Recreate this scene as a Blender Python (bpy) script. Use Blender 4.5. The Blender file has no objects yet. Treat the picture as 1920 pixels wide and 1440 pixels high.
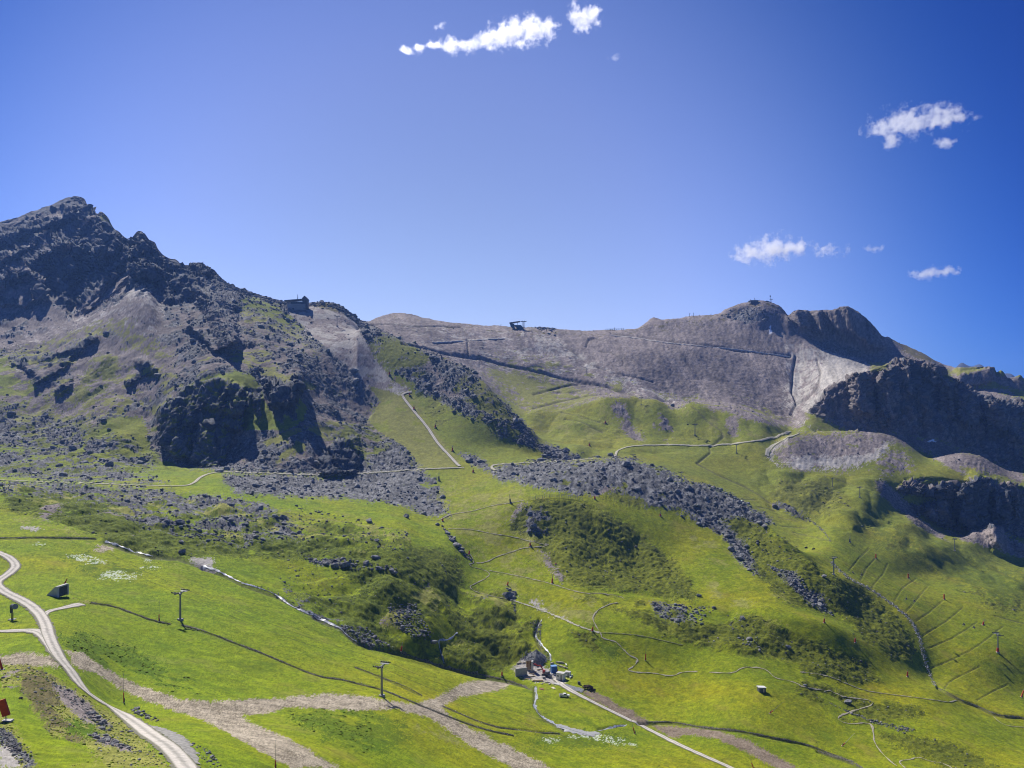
import bpy, bmesh, math, random
import numpy as np
from mathutils import Vector, Matrix

# ------------------------------------------------------------------ camera, sky, sun, exposure
W0, H0, F0, HOR = 1920.0, 1440.0, 1500.0, 760.0      # photo frame, focal length in its pixels, row of the level horizon
CAMZ = 200.0
scene = bpy.context.scene
COL = scene.collection
cam_data = bpy.data.cameras.new('camera')
cam_data.sensor_width = 36.0
cam_data.lens = 36.0 * F0 / W0
cam_data.shift_y = (HOR - H0 / 2) / W0
cam_data.clip_start = 0.5
cam_data.clip_end = 60000
cam = bpy.data.objects.new('camera', cam_data)
COL.objects.link(cam)
cam.location = (0, 0, CAMZ)
cam.rotation_euler = (math.radians(90), 0, 0)
scene.camera = cam

SUN_AZ, SUN_EL = -33.0, 45.0                          # degrees right of the view direction / above the horizon
world = bpy.data.worlds.new('World')
scene.world = world
world.use_nodes = True
nt = world.node_tree
bg = nt.nodes['Background']
sky = nt.nodes.new('ShaderNodeTexSky')
sky.sky_type = 'NISHITA'
sky.sun_disc = False
sky.sun_elevation = math.radians(SUN_EL)
sky.sun_rotation = math.radians(SUN_AZ)
sky.altitude = 2300
sky.air_density = 1.0
sky.dust_density = 0.25
sky.ozone_density = 4.0
# the pale part of the sky low over the ridge, deepening to the blue of high altitude away from it
geo = nt.nodes.new('ShaderNodeNewGeometry')
dot = nt.nodes.new('ShaderNodeVectorMath'); dot.operation = 'DOT_PRODUCT'
pa, pe = math.radians(-6.0), math.radians(5.0)
dot.inputs[1].default_value = (-math.sin(pa) * math.cos(pe), -math.cos(pa) * math.cos(pe), -math.sin(pe))
nt.links.new(geo.outputs['Incoming'], dot.inputs[0])
mr = nt.nodes.new('ShaderNodeMapRange')
mr.inputs[1].default_value = 0.6; mr.inputs[2].default_value = 1.0
nt.links.new(dot.outputs['Value'], mr.inputs[0])
rmp = nt.nodes.new('ShaderNodeValToRGB'); rmp.color_ramp.interpolation = 'B_SPLINE'
els = rmp.color_ramp.elements
stops = [(0.0, (.22, .34, .66)), (.25, (.03, .14, .53)), (.45, (.075, .23, .66)), (.57, (.19, .34, .73)), (.70, (.54, .57, .86)), (.84, (1.0, .82, 1.0)), (.94, (1.02, .79, .86)), (1.0, (1.05, .79, .80))]
while len(els) < len(stops): els.new(.5)
for el, (p, c) in zip(els, stops): el.position = p; el.color = (*c, 1)
nt.links.new(mr.outputs[0], rmp.inputs[0])
mul = nt.nodes.new('ShaderNodeVectorMath'); mul.operation = 'MULTIPLY'
nt.links.new(sky.outputs[0], mul.inputs[0]); nt.links.new(rmp.outputs[0], mul.inputs[1])
nt.links.new(mul.outputs[0], bg.inputs['Color'])
bg.inputs['Strength'].default_value = 0.089

sun_d = bpy.data.lights.new('sun', 'SUN')
sun_d.energy = 4.6
sun_d.angle = math.radians(0.53)
sun_d.color = (1.0, 0.955, 0.88)
sun = bpy.data.objects.new('sun', sun_d)
COL.objects.link(sun)
a, e = math.radians(SUN_AZ), math.radians(SUN_EL)
to_sun = Vector((math.sin(a) * math.cos(e), math.cos(a) * math.cos(e), math.sin(e)))
sun.rotation_euler = to_sun.to_track_quat('Z', 'Y').to_euler()
sun.location = to_sun * 500

vs = scene.view_settings
vs.view_transform = 'Standard'
vs.look = 'None'
vs.exposure = 0.6
vs.gamma = 1.0
vs.use_curve_mapping = False
cy = scene.cycles
cy.use_denoising = True
cy.filter_width = 1.05
cy.max_bounces = 5
cy.diffuse_bounces = 2
cy.glossy_bounces = 2
cy.transmission_bounces = 2
cy.volume_bounces = 3
cy.transparent_max_bounces = 6
cy.sample_clamp_indirect = 5
cy.volume_step_rate = 0.6
cy.denoising_input_passes = 'RGB_ALBEDO_NORMAL'
cy.denoising_prefilter = 'ACCURATE'
cy.volume_max_steps = 256

RNG = np.random.default_rng(7)
random.seed(7)

# ------------------------------------------------------------------ numpy noise
_perm = RNG.permutation(4096).astype(np.int64)
_grad = RNG.uniform(-1, 1, (4096, 3))
_grad /= np.linalg.norm(_grad, axis=1, keepdims=True)

def _h(i, j, k):
    return _perm[(_perm[(_perm[i & 4095] + j) & 4095] + k) & 4095]

def noise(x, y, z=None):
    """gradient noise, about -0.7..0.7"""
    x = np.asarray(x, float); y = np.asarray(y, float)
    xi = np.floor(x).astype(np.int64); yi = np.floor(y).astype(np.int64)
    fx = x - xi; fy = y - yi
    u = fx * fx * fx * (fx * (fx * 6 - 15) + 10); v = fy * fy * fy * (fy * (fy * 6 - 15) + 10)
    if z is None:
        def g(di, dj):
            q = _grad[_h(xi + di, yi + dj, 0)]
            return q[..., 0] * (fx - di) + q[..., 1] * (fy - dj)
        a0 = g(0, 0); a1 = g(1, 0); b0 = g(0, 1); b1 = g(1, 1)
        p = a0 + u * (a1 - a0); q = b0 + u * (b1 - b0)
        return (p + v * (q - p)) * 1.3
    z = np.asarray(z, float)
    zi = np.floor(z).astype(np.int64); fz = z - zi
    w = fz * fz * fz * (fz * (fz * 6 - 15) + 10)
    def g(di, dj, dk):
        q = _grad[_h(xi + di, yi + dj, zi + dk)]
        return q[..., 0] * (fx - di) + q[..., 1] * (fy - dj) + q[..., 2] * (fz - dk)
    r = []
    for dk in (0, 1):
        a0 = g(0, 0, dk); a1 = g(1, 0, dk); b0 = g(0, 1, dk); b1 = g(1, 1, dk)
        p = a0 + u * (a1 - a0); q = b0 + u * (b1 - b0)
        r.append(p + v * (q - p))
    return (r[0] + w * (r[1] - r[0])) * 1.2

def fbm(x, y, octaves=4, gain=0.5, z=None):
    s = 0; amp = 1.0; f = 1.0; tot = 0
    for o in range(octaves):
        s = s + amp * noise(x * f + 17.3 * o, y * f - 9.1 * o, None if z is None else z * f + 5.7 * o)
        tot += amp; amp *= gain; f *= 2.03
    return s / tot

def ridged(x, y, z, octaves=4, gain=0.5):
    s = 0; amp = 1.0; f = 1.0; tot = 0
    for o in range(octaves):
        s = s + amp * (1 - 2 * np.abs(noise(x * f + 11.3 * o, y * f + 3.1 * o, z * f)) * 1.4)
        tot += amp; amp *= gain; f *= 2.05
    return s / tot

def cells2(x, y):
    """random value per cell, offset from its seed (x, y) and distance to the cell edge"""
    xi = np.floor(x).astype(np.int64); yi = np.floor(y).astype(np.int64)
    b1 = np.full(x.shape, 9.0); b2 = np.full(x.shape, 9.0); val = np.zeros(x.shape, np.int64); ox = np.zeros(x.shape); oy = np.zeros(x.shape)
    for i in (-1, 0, 1):
        for j in (-1, 0, 1):
            hh = _h(xi + i, yi + j, 5)
            dx = xi + i + 0.5 + _grad[hh, 0] * .5 - x; dy = yi + j + 0.5 + _grad[hh, 1] * .5 - y
            d = np.sqrt(dx * dx + dy * dy)
            c = d < b1
            b2 = np.where(c, b1, np.minimum(b2, d)); b1 = np.where(c, d, b1)
            val = np.where(c, hh, val); ox = np.where(c, -dx, ox); oy = np.where(c, -dy, oy)
    return val, ox, oy, b2 - b1

def cells3(x, y, z):
    """id of the nearest seed, gap to the next cell, height of a randomly tilted facet inside the cell"""
    xi = np.floor(x).astype(np.int64); yi = np.floor(y).astype(np.int64); zi = np.floor(z).astype(np.int64)
    b1 = np.full(x.shape, 9.0); b2 = np.full(x.shape, 9.0); val = np.zeros(x.shape, np.int64); fac = np.zeros(x.shape)
    for i in (-1, 0, 1):
        for j in (-1, 0, 1):
            for k in (-1, 0, 1):
                hh = _h(xi + i, yi + j, zi + k)
                dx = xi + i + .5 + _grad[hh, 0] * .5 - x; dy = yi + j + .5 + _grad[hh, 1] * .5 - y; dz = zi + k + .5 + _grad[hh, 2] * .5 - z
                d = np.sqrt(dx * dx + dy * dy + dz * dz)
                c = d < b1
                b2 = np.where(c, b1, np.minimum(b2, d)); b1 = np.where(c, d, b1); val = np.where(c, hh, val)
                g = _grad[(hh * 7 + 3) & 4095]
                fac = np.where(c, g[..., 0] * dx + g[..., 1] * dy + g[..., 2] * dz, fac)
    return val, b2 - b1, fac

def pchip(xk, yk, x):
    xk = np.asarray(xk, float); yk = np.asarray(yk, float)
    h = np.diff(xk); dl = np.diff(yk) / h
    m = np.zeros_like(yk)
    for i in range(1, len(xk) - 1):
        if dl[i - 1] * dl[i] > 0:
            w1 = 2 * h[i] + h[i - 1]; w2 = h[i] + 2 * h[i - 1]
            m[i] = (w1 + w2) / (w1 / dl[i - 1] + w2 / dl[i])
    m[0] = dl[0]; m[-1] = dl[-1]
    x = np.clip(x, xk[0], xk[-1])
    i = np.clip(np.searchsorted(xk, x, side='right') - 1, 0, len(h) - 1)
    t = (x - xk[i]) / h[i]
    return ((1 + 2 * t) * (1 - t) ** 2 * yk[i] + t * (1 - t) ** 2 * h[i] * m[i]
            + t * t * (3 - 2 * t) * yk[i + 1] + t * t * (t - 1) * h[i] * m[i + 1])

# ------------------------------------------------------------------ terrain: lines of relief across the valley,
# each a list of (bearing, drop below / rise above the level line, distance in metres), near to far
LINES = [
 [(-300,1900,60),(2220,1900,60)],
 # bottom of the view
 [(-300,1440,90),(0,1440,112),(200,1440,118),(350,1440,125),(500,1440,150),(700,1440,205),(900,1440,260),(1100,1440,300),(1400,1440,345),(1700,1440,375),(1920,1440,395),(2220,1440,420)],
 [(-300,1300,150),(0,1325,150),(130,1300,190),(230,1320,222),(330,1310,235),(500,1320,255),(715,1306,300),(900,1330,345),(1060,1310,415),(1250,1340,420),(1428,1295,440),(1600,1330,450),(1760,1350,455),(1850,1375,455),(1920,1395,455),(2220,1430,470)],
 [(-300,1150,270),(0,1190,255),(90,1170,265),(200,1165,300),(338,1162,330),(500,1180,350),(650,1210,375),(780,1245,400),(950,1285,432),(1030,1275,445),(1110,1240,465),(1250,1250,475),(1400,1220,490),(1550,1230,500),(1650,1265,505),(1754,1292,508),(1830,1325,505),(1920,1348,500),(2220,1400,500)],
 [(-300,1020,400),(0,1030,395),(150,1060,385),(300,1085,385),(420,1095,408),(520,1130,402),(620,1182,390),(700,1217,398),(790,1252,411),(900,1268,440),(1000,1225,475),(1110,1172,500),(1200,1170,510),(1350,1170,522),(1450,1150,530),(1545,1166,528),(1620,1207,530),(1700,1257,530),(1754,1284,530),(1850,1290,545),(1920,1300,560),(2220,1330,600)],
 [(-300,940,480),(0,962,475),(100,978,460),(200,1012,440),(300,1045,425),(400,1065,430),(500,1085,440),(600,1100,455),(700,1130,450),(800,1165,455),(850,1190,465),(920,1180,485),(1000,1145,525),(1100,1110,550),(1200,1112,565),(1300,1105,580),(1400,1092,590),(1500,1132,562),(1600,1176,556),(1680,1200,560),(1754,1215,585),(1850,1205,610),(1920,1210,620),(2220,1240,680)],
 [(-300,900,560),(0,925,530),(100,938,515),(200,955,505),(300,975,500),(400,1000,495),(500,1010,505),(600,1020,515),(740,1025,520),(820,1055,535),(880,1058,580),(950,1034,620),(1000,1010,640),(1050,1020,630),(1100,1045,615),(1200,1065,622),(1300,1040,645),(1400,1045,645),(1500,1052,622),(1565,1080,612),(1640,1108,640),(1754,1125,680),(1850,1130,700),(1920,1140,720),(2220,1160,780)],
 [(-300,895,640),(0,905,630),(200,912,625),(340,918,630),(420,915,640),(500,935,630),(600,945,640),(730,950,660),(800,965,670),(900,952,690),(965,942,685),(1000,936,685),(1040,933,685),(1095,938,690),(1200,965,690),(1300,990,690),(1400,1005,680),(1500,1040,638),(1565,1068,645),(1640,1080,690),(1754,1078,770),(1850,1080,790),(1920,1085,805),(2220,1100,860)],
 [(-300,880,720),(0,890,720),(200,892,720),(380,886,735),(500,886,755),(600,888,785),(700,886,810),(800,880,830),(870,876,840),(930,872,845),(1050,866,842),(1110,858,840),(1170,860,830),(1280,893,780),(1400,950,720),(1500,1032,650),(1565,1052,675),(1640,1040,750),(1754,1022,825),(1850,1042,865),(1920,1050,885),(2220,1060,950)],
 [(-300,850,800),(0,855,795),(150,855,795),(270,866,808),(360,873,815),(425,868,815),(450,866,802),(475,863,795),(500,860,795),(555,854,800),(575,851,805),(600,852,815),(640,850,845),(700,846,880),(800,845,890),(870,840,900),(950,840,905),(1000,855,890),(1060,868,880),(1110,880,895),(1170,888,900),(1280,915,860),(1400,968,800),(1500,1036,720),(1565,1005,760),(1640,985,840),(1700,975,872),(1754,1000,900),(1800,1008,915),(1830,995,922),(1862,986,930),(1890,1000,930),(1920,1012,932),(2220,1060,1000)],
 [(-300,760,950),(0,785,930),(100,800,910),(200,790,890),(280,810,880),(300,780,900),(335,738,918),(400,707,930),(440,700,935),(460,702,940),(500,708,955),(558,703,955),(574,725,958),(600,750,955),(640,765,970),(700,770,1000),(750,748,1025),(800,748,1020),(870,760,975),(930,785,940),(980,815,920),(1010,842,905),(1060,862,893),(1110,866,950),(1170,866,950),(1280,890,920),(1400,940,870),(1500,992,810),(1565,960,850),(1640,930,900),(1690,952,940),(1754,985,945),(1800,1005,950),(1860,1010,955),(1920,1025,955),(2220,1070,1020)],
 [(-300,690,1080),(0,700,1060),(100,700,1040),(200,690,1030),(300,660,1040),(400,645,1050),(480,645,1060),(560,660,1060),(620,650,1100),(660,625,1170),(690,612,1215),(760,642,1145),(830,667,1085),(900,706,1020),(930,742,985),(980,792,950),(1010,830,930),(1060,856,912),(1110,845,1010),(1170,845,1010),(1280,860,990),(1400,890,960),(1480,882,960),(1560,892,960),(1640,890,965),(1690,905,966),(1740,891,976),(1800,899,982),(1870,905,988),(1920,915,990),(2220,930,1050)],
 [(-300,640,1200),(0,650,1180),(60,655,1160),(150,615,1170),(220,570,1200),(280,535,1230),(300,575,1200),(360,580,1180),(400,570,1200),(440,580,1200),(500,590,1200),(560,612,1200),(620,605,1220),(660,612,1235),(690,640,1260),(760,668,1255),(830,695,1230),(900,728,1180),(930,758,1140),(980,800,1110),(1010,815,1095),(1060,815,1090),(1110,805,1100),(1145,800,1110),(1200,810,1090),(1300,825,1060),(1400,835,1030),(1440,845,1010),(1465,822,1060),(1490,811,1080),(1560,808,1110),(1650,812,1115),(1700,832,1115),(1745,861,1105),(1770,855,1108),(1800,848,1115),(1830,852,1115),(1862,869,1112),(1890,885,1110),(1920,888,1110),(2220,895,1120)],
 [(-300,600,1300),(0,610,1280),(100,590,1290),(150,580,1300),(250,525,1330),(300,545,1290),(380,535,1290),(440,550,1260),(500,570,1250),(560,585,1250),(620,585,1260),(660,603,1262),(690,632,1290),(760,655,1300),(830,682,1290),(900,708,1260),(930,740,1220),(975,774,1180),(1100,757,1200),(1150,742,1190),(1200,744,1190),(1265,765,1160),(1300,757,1170),(1380,766,1150),(1440,790,1120),(1480,818,1125),(1560,828,1150),(1650,834,1160),(1700,848,1160),(1760,882,1150),(1840,888,1155),(1920,898,1155),(2220,900,1150)],
 [(-300,540,1420),(0,540,1420),(100,520,1430),(150,530,1400),(200,510,1420),(250,500,1400),(300,515,1380),(380,515,1340),(440,545,1300),(500,562,1290),(560,575,1290),(620,575,1290),(660,599,1290),(690,625,1330),(760,632,1380),(900,682,1380),(980,722,1330),(1060,735,1320),(1150,735,1300),(1200,737,1300),(1265,757,1290),(1350,755,1290),(1440,778,1290),(1490,796,1270),(1515,776,1235),(1530,782,1225),(1600,802,1212),(1700,818,1205),(1760,840,1205),(1850,870,1205),(1920,886,1205),(2220,900,1205)],
 [(-300,480,1560),(0,470,1560),(60,450,1560),(150,450,1560),(200,450,1540),(245,470,1500),(262,470,1480),(300,500,1440),(380,505,1380),(440,542,1320),(500,560,1300),(560,572,1310),(620,571,1305),(660,598,1300),(690,615,1400),(760,612,1480),(900,640,1480),(1000,660,1460),(1100,670,1460),(1200,660,1480),(1300,660,1500),(1400,680,1480),(1470,700,1440),(1500,745,1340),(1522,756,1260),(1545,742,1250),(1600,705,1255),(1640,690,1262),(1700,676,1270),(1750,683,1270),(1790,715,1262),(1830,738,1255),(1870,752,1250),(1920,762,1250),(2220,800,1250)],
 [(-300,430,1680),(0,430,1700),(60,405,1700),(150,385,1700),(200,420,1650),(245,460,1580),(262,440,1500),(300,490,1460),(380,500,1400),(440,541,1330),(500,560,1310),(560,571,1320),(620,569,1320),(660,598,1310),(690,606,1500),(760,596,1600),(900,612,1620),(1000,620,1620),(1100,630,1620),(1200,625,1640),(1300,615,1640),(1400,610,1650),(1480,640,1620),(1560,672,1540),(1640,695,1470),(1700,700,1450),(1760,722,1430),(1800,738,1410),(1870,748,1400),(1920,752,1400),(2220,800,1400)],
 [(-300,460,1720),(0,420,1730),(60,400,1730),(150,374,1730),(172,404,1720),(190,404,1690),(215,434,1670),(245,458,1640),(262,437,1520),(285,463,1520),(300,483,1500),(350,503,1450),(378,497,1420),(400,521,1400),(440,540,1345),(500,560,1330),(535,570,1335),(575,571,1335),(610,568,1335),(645,580,1330),(668,599,1325),(690,605,1560),(760,592,1660),(860,607,1670),(940,612,1680),(1100,622,1690),(1190,615,1690),(1225,600,1700),(1300,596,1700),(1345,596,1690),(1380,590,1700),(1430,580,1690),(1470,592,1680),(1500,615,1660),(1560,648,1640),(1600,662,1625),(1660,675,1600),(1700,676,1590),(1740,688,1560),(1790,722,1530),(1830,735,1520),(1870,735,1510),(1920,742,1500),(2220,810,1500)],
 # the skyline
 [(-300,490,1760),(-100,440,1760),(0,416,1750),(30,408,1750),(60,396,1750),(100,383,1750),(130,370,1750),(146,369,1750),(156,372,1745),(166,388,1740),(172,400,1735),(178,398,1730),(182,402,1715),(189,397,1700),(200,405,1690),(215,430,1690),(225,436,1680),(240,455,1660),(246,452,1590),(252,440,1540),(260,434,1530),(270,437,1530),(280,452,1530),(290,456,1530),(297,470,1525),(305,480,1520),(318,487,1500),(330,489,1490),(345,500,1470),(360,498,1450),(372,494,1440),(380,495,1435),(392,510,1430),(405,521,1415),(440,538,1380),(470,552,1370),(500,559,1360),(535,569,1355),(575,571,1352),(590,568,1350),(612,567,1350),(632,572,1350),(645,579,1345),(655,588,1342),(668,590,1340),(672,603,1345),(690,604,1600),(720,597,1690),(745,591,1700),(770,590,1700),(800,596,1700),(860,606,1710),(940,611,1720),(1000,613,1720),(1050,619,1730),(1100,621,1740),(1150,617,1740),(1190,613,1740),(1210,602,1740),(1225,592,1745),(1240,597,1745),(1262,597,1745),(1300,592,1745),(1345,593,1740),(1360,583,1740),(1380,575,1740),(1405,567,1740),(1432,563,1735),(1450,568,1730),(1470,580,1725),(1478,590,1722),(1488,584,1705),(1500,581,1700),(1525,581,1695),(1545,580,1692),(1560,579,1690),(1575,574,1690),(1590,572,1690),(1605,580,1690),(1620,592,1690),(1640,612,1692),(1655,630,1700),(1668,636,1760),(1700,650,1800),(1730,663,1800),(1760,679,1790),(1785,687,1720),(1800,690,1570),(1840,690,1560),(1865,689,1555),(1868,699,1555),(1876,694,1552),(1882,698,1550),(1890,708,1550),(1905,706,1545),(1912,703,1545),(1920,710,1545),(2000,740,1545),(2220,810,1545)],
]
NL = len(LINES)

px_in = np.arange(-20, 1941, 1.9)
px_cols = np.concatenate([np.arange(-300, -20, 8.0), px_in, np.arange(1945, 2221, 8.0)])
NC = len(px_cols)
LP = np.zeros((NL + 3, NC)); LD = np.zeros((NL + 3, NC))
for i, L in enumerate(LINES):
    k = np.array(L, float)
    LP[i] = pchip(k[:, 0], k[:, 1], px_cols)
    LD[i] = pchip(k[:, 0], np.log(k[:, 2]), px_cols)
    if i:
        LD[i] = np.maximum(LD[i], LD[i - 1] + 0.008)
def lateral(A, sig):
    n = int(3 * sig); k = np.exp(-.5 * (np.arange(-n, n + 1) / sig) ** 2); k /= k.sum()
    return np.convolve(np.pad(A, n, mode='edge'), k, mode='valid')
for i in range(NL - 2):
    sg = 2.2 if i in (9, 10, 15) else 5.0
    LP[i] = lateral(LP[i], sg); LD[i] = lateral(LD[i], sg * 1.3)
for i in range(1, NL):
    LD[i] = np.maximum(LD[i], LD[i - 1] + 0.006)
# the back of the skyline and the ground beyond it
LP[NL] = LP[NL - 1] + 45;  LD[NL] = LD[NL - 1] + 0.10
LP[NL + 1] = 800;          LD[NL + 1] = LD[NL - 1] + 0.55
LP[NL + 2] = 785;          LD[NL + 2] = np.log(9000.0)
NT = NL + 3
rows_t = [np.array([0.0])]
inside = (px_cols > -10) & (px_cols < 1930)
for i in range(NT - 1):
    span = np.percentile(np.abs(LP[i + 1] - LP[i])[inside], 92)
    if i >= NL - 1: n = (6, 6, 8)[i - NL + 1]
    elif i == 0: n = 26
    else: n = int(np.clip(span / 1.55, 12, 130))
    rows_t.append(i + (np.arange(n) + 1.0) / n)
W = np.concatenate(rows_t)
NR = len(W)
# monotone cubic in log distance down every column, vectorised over columns
h = np.diff(LD, axis=0); dl = np.diff(LP, axis=0) / h
M = np.zeros_like(LP)
for i in range(1, NT - 1):
    same = dl[i - 1] * dl[i] > 0
    w1 = 2 * h[i] + h[i - 1]; w2 = h[i] + 2 * h[i - 1]
    with np.errstate(divide='ignore', invalid='ignore'):
        mm = (w1 + w2) / (w1 / dl[i - 1] + w2 / dl[i])
    M[i] = np.where(same, mm, 0)
M[0] = dl[0]; M[-1] = 0
LN = np.minimum(np.floor(W).astype(int), NT - 2)
T = (W - LN)[:, None]
hh = h[LN]
LDG = LD[LN] + T * hh
PYG = ((1 + 2 * T) * (1 - T) ** 2 * LP[LN] + T * (1 - T) ** 2 * hh * M[LN]
       + T * T * (3 - 2 * T) * LP[LN + 1] + T * T * (T - 1) * hh * M[LN + 1])
PXG = np.repeat(px_cols[None, :], NR, 0)
DG = np.exp(LDG)
XG = (PXG - 960) / F0 * DG
YG = DG.copy()
ZG = CAMZ + (HOR - PYG) / F0 * DG
# ------------------------------------------------------------------ ground cover classes
def Zm(ox, oy, s, pts):
    return [(ox + x / s, oy + y / s) for x, y in pts]
ZA = lambda p: Zm(0, 340, 3, p)
ZB = lambda p: Zm(480, 500, 3, p)
ZC = lambda p: Zm(1000, 500, 3.84, p)
ZD = lambda p: Zm(1420, 500, 3.84, p)
ZE = lambda p: Zm(0, 780, 3, p)
ZF = lambda p: Zm(640, 840, 3, p)
ZG7 = lambda p: Zm(1280, 780, 3, p)
ZH = lambda p: Zm(0, 1040, 3.6, p)
ZI = lambda p: Zm(533, 1040, 3.6, p)
ZJ = lambda p: Zm(1066, 1040, 3.6, p)
ZK = lambda p: Zm(1500, 1000, 4.571, p)
ZL = lambda p: Zm(1500, 1140, 4.571, p)
ZS = lambda p: Zm(880, 1160, 6, p)
ZP = lambda p: Zm(0, 360, 6, p)
ZQ = lambda p: Zm(240, 640, 4.8, p)
ZR = lambda p: Zm(1600, 620, 6, p)
ZT = lambda p: Zm(1600, 840, 6, p)

# class: 0 meadow 1 dry grass 2 heath/tussock 3 dark rock 4 brown rock 5 boulders 6 scree 7 pale gravel 8 straw soil 9 brown soil 10 snow 11 lush dark grass 12 brown heath
GRASS, DRY, HEATH, ROCK, BROCK, BOULD, SCREE, PALE, STRAW, SOIL, SNOW, LUSH, BHEATH, BSCREE = range(14)
CLS = [  # two base colours each (linear)
 ((0.115,0.175,0.004),(0.205,0.262,0.006)),
 ((0.175,0.190,0.030),(0.255,0.250,0.060)),
 ((0.056,0.082,0.006),(0.140,0.172,0.010)),
 ((0.060,0.066,0.082),(0.132,0.138,0.152)),
 ((0.130,0.112,0.108),(0.225,0.196,0.184)),
 ((0.078,0.080,0.086),(0.180,0.180,0.184)),
 ((0.150,0.126,0.122),(0.275,0.235,0.220)),
 ((0.28,0.262,0.24),(0.40,0.372,0.34)),
 ((0.15,0.125,0.088),(0.43,0.37,0.28)),
 ((0.14,0.105,0.075),(0.25,0.20,0.15)),
 ((0.75,0.77,0.80),(0.85,0.86,0.88)),
 ((0.068,0.125,0.004),(0.110,0.170,0.005)),
 ((0.100,0.090,0.035),(0.150,0.125,0.055)),
 ((0.115,0.096,0.094),(0.210,0.180,0.168)),
]
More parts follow.
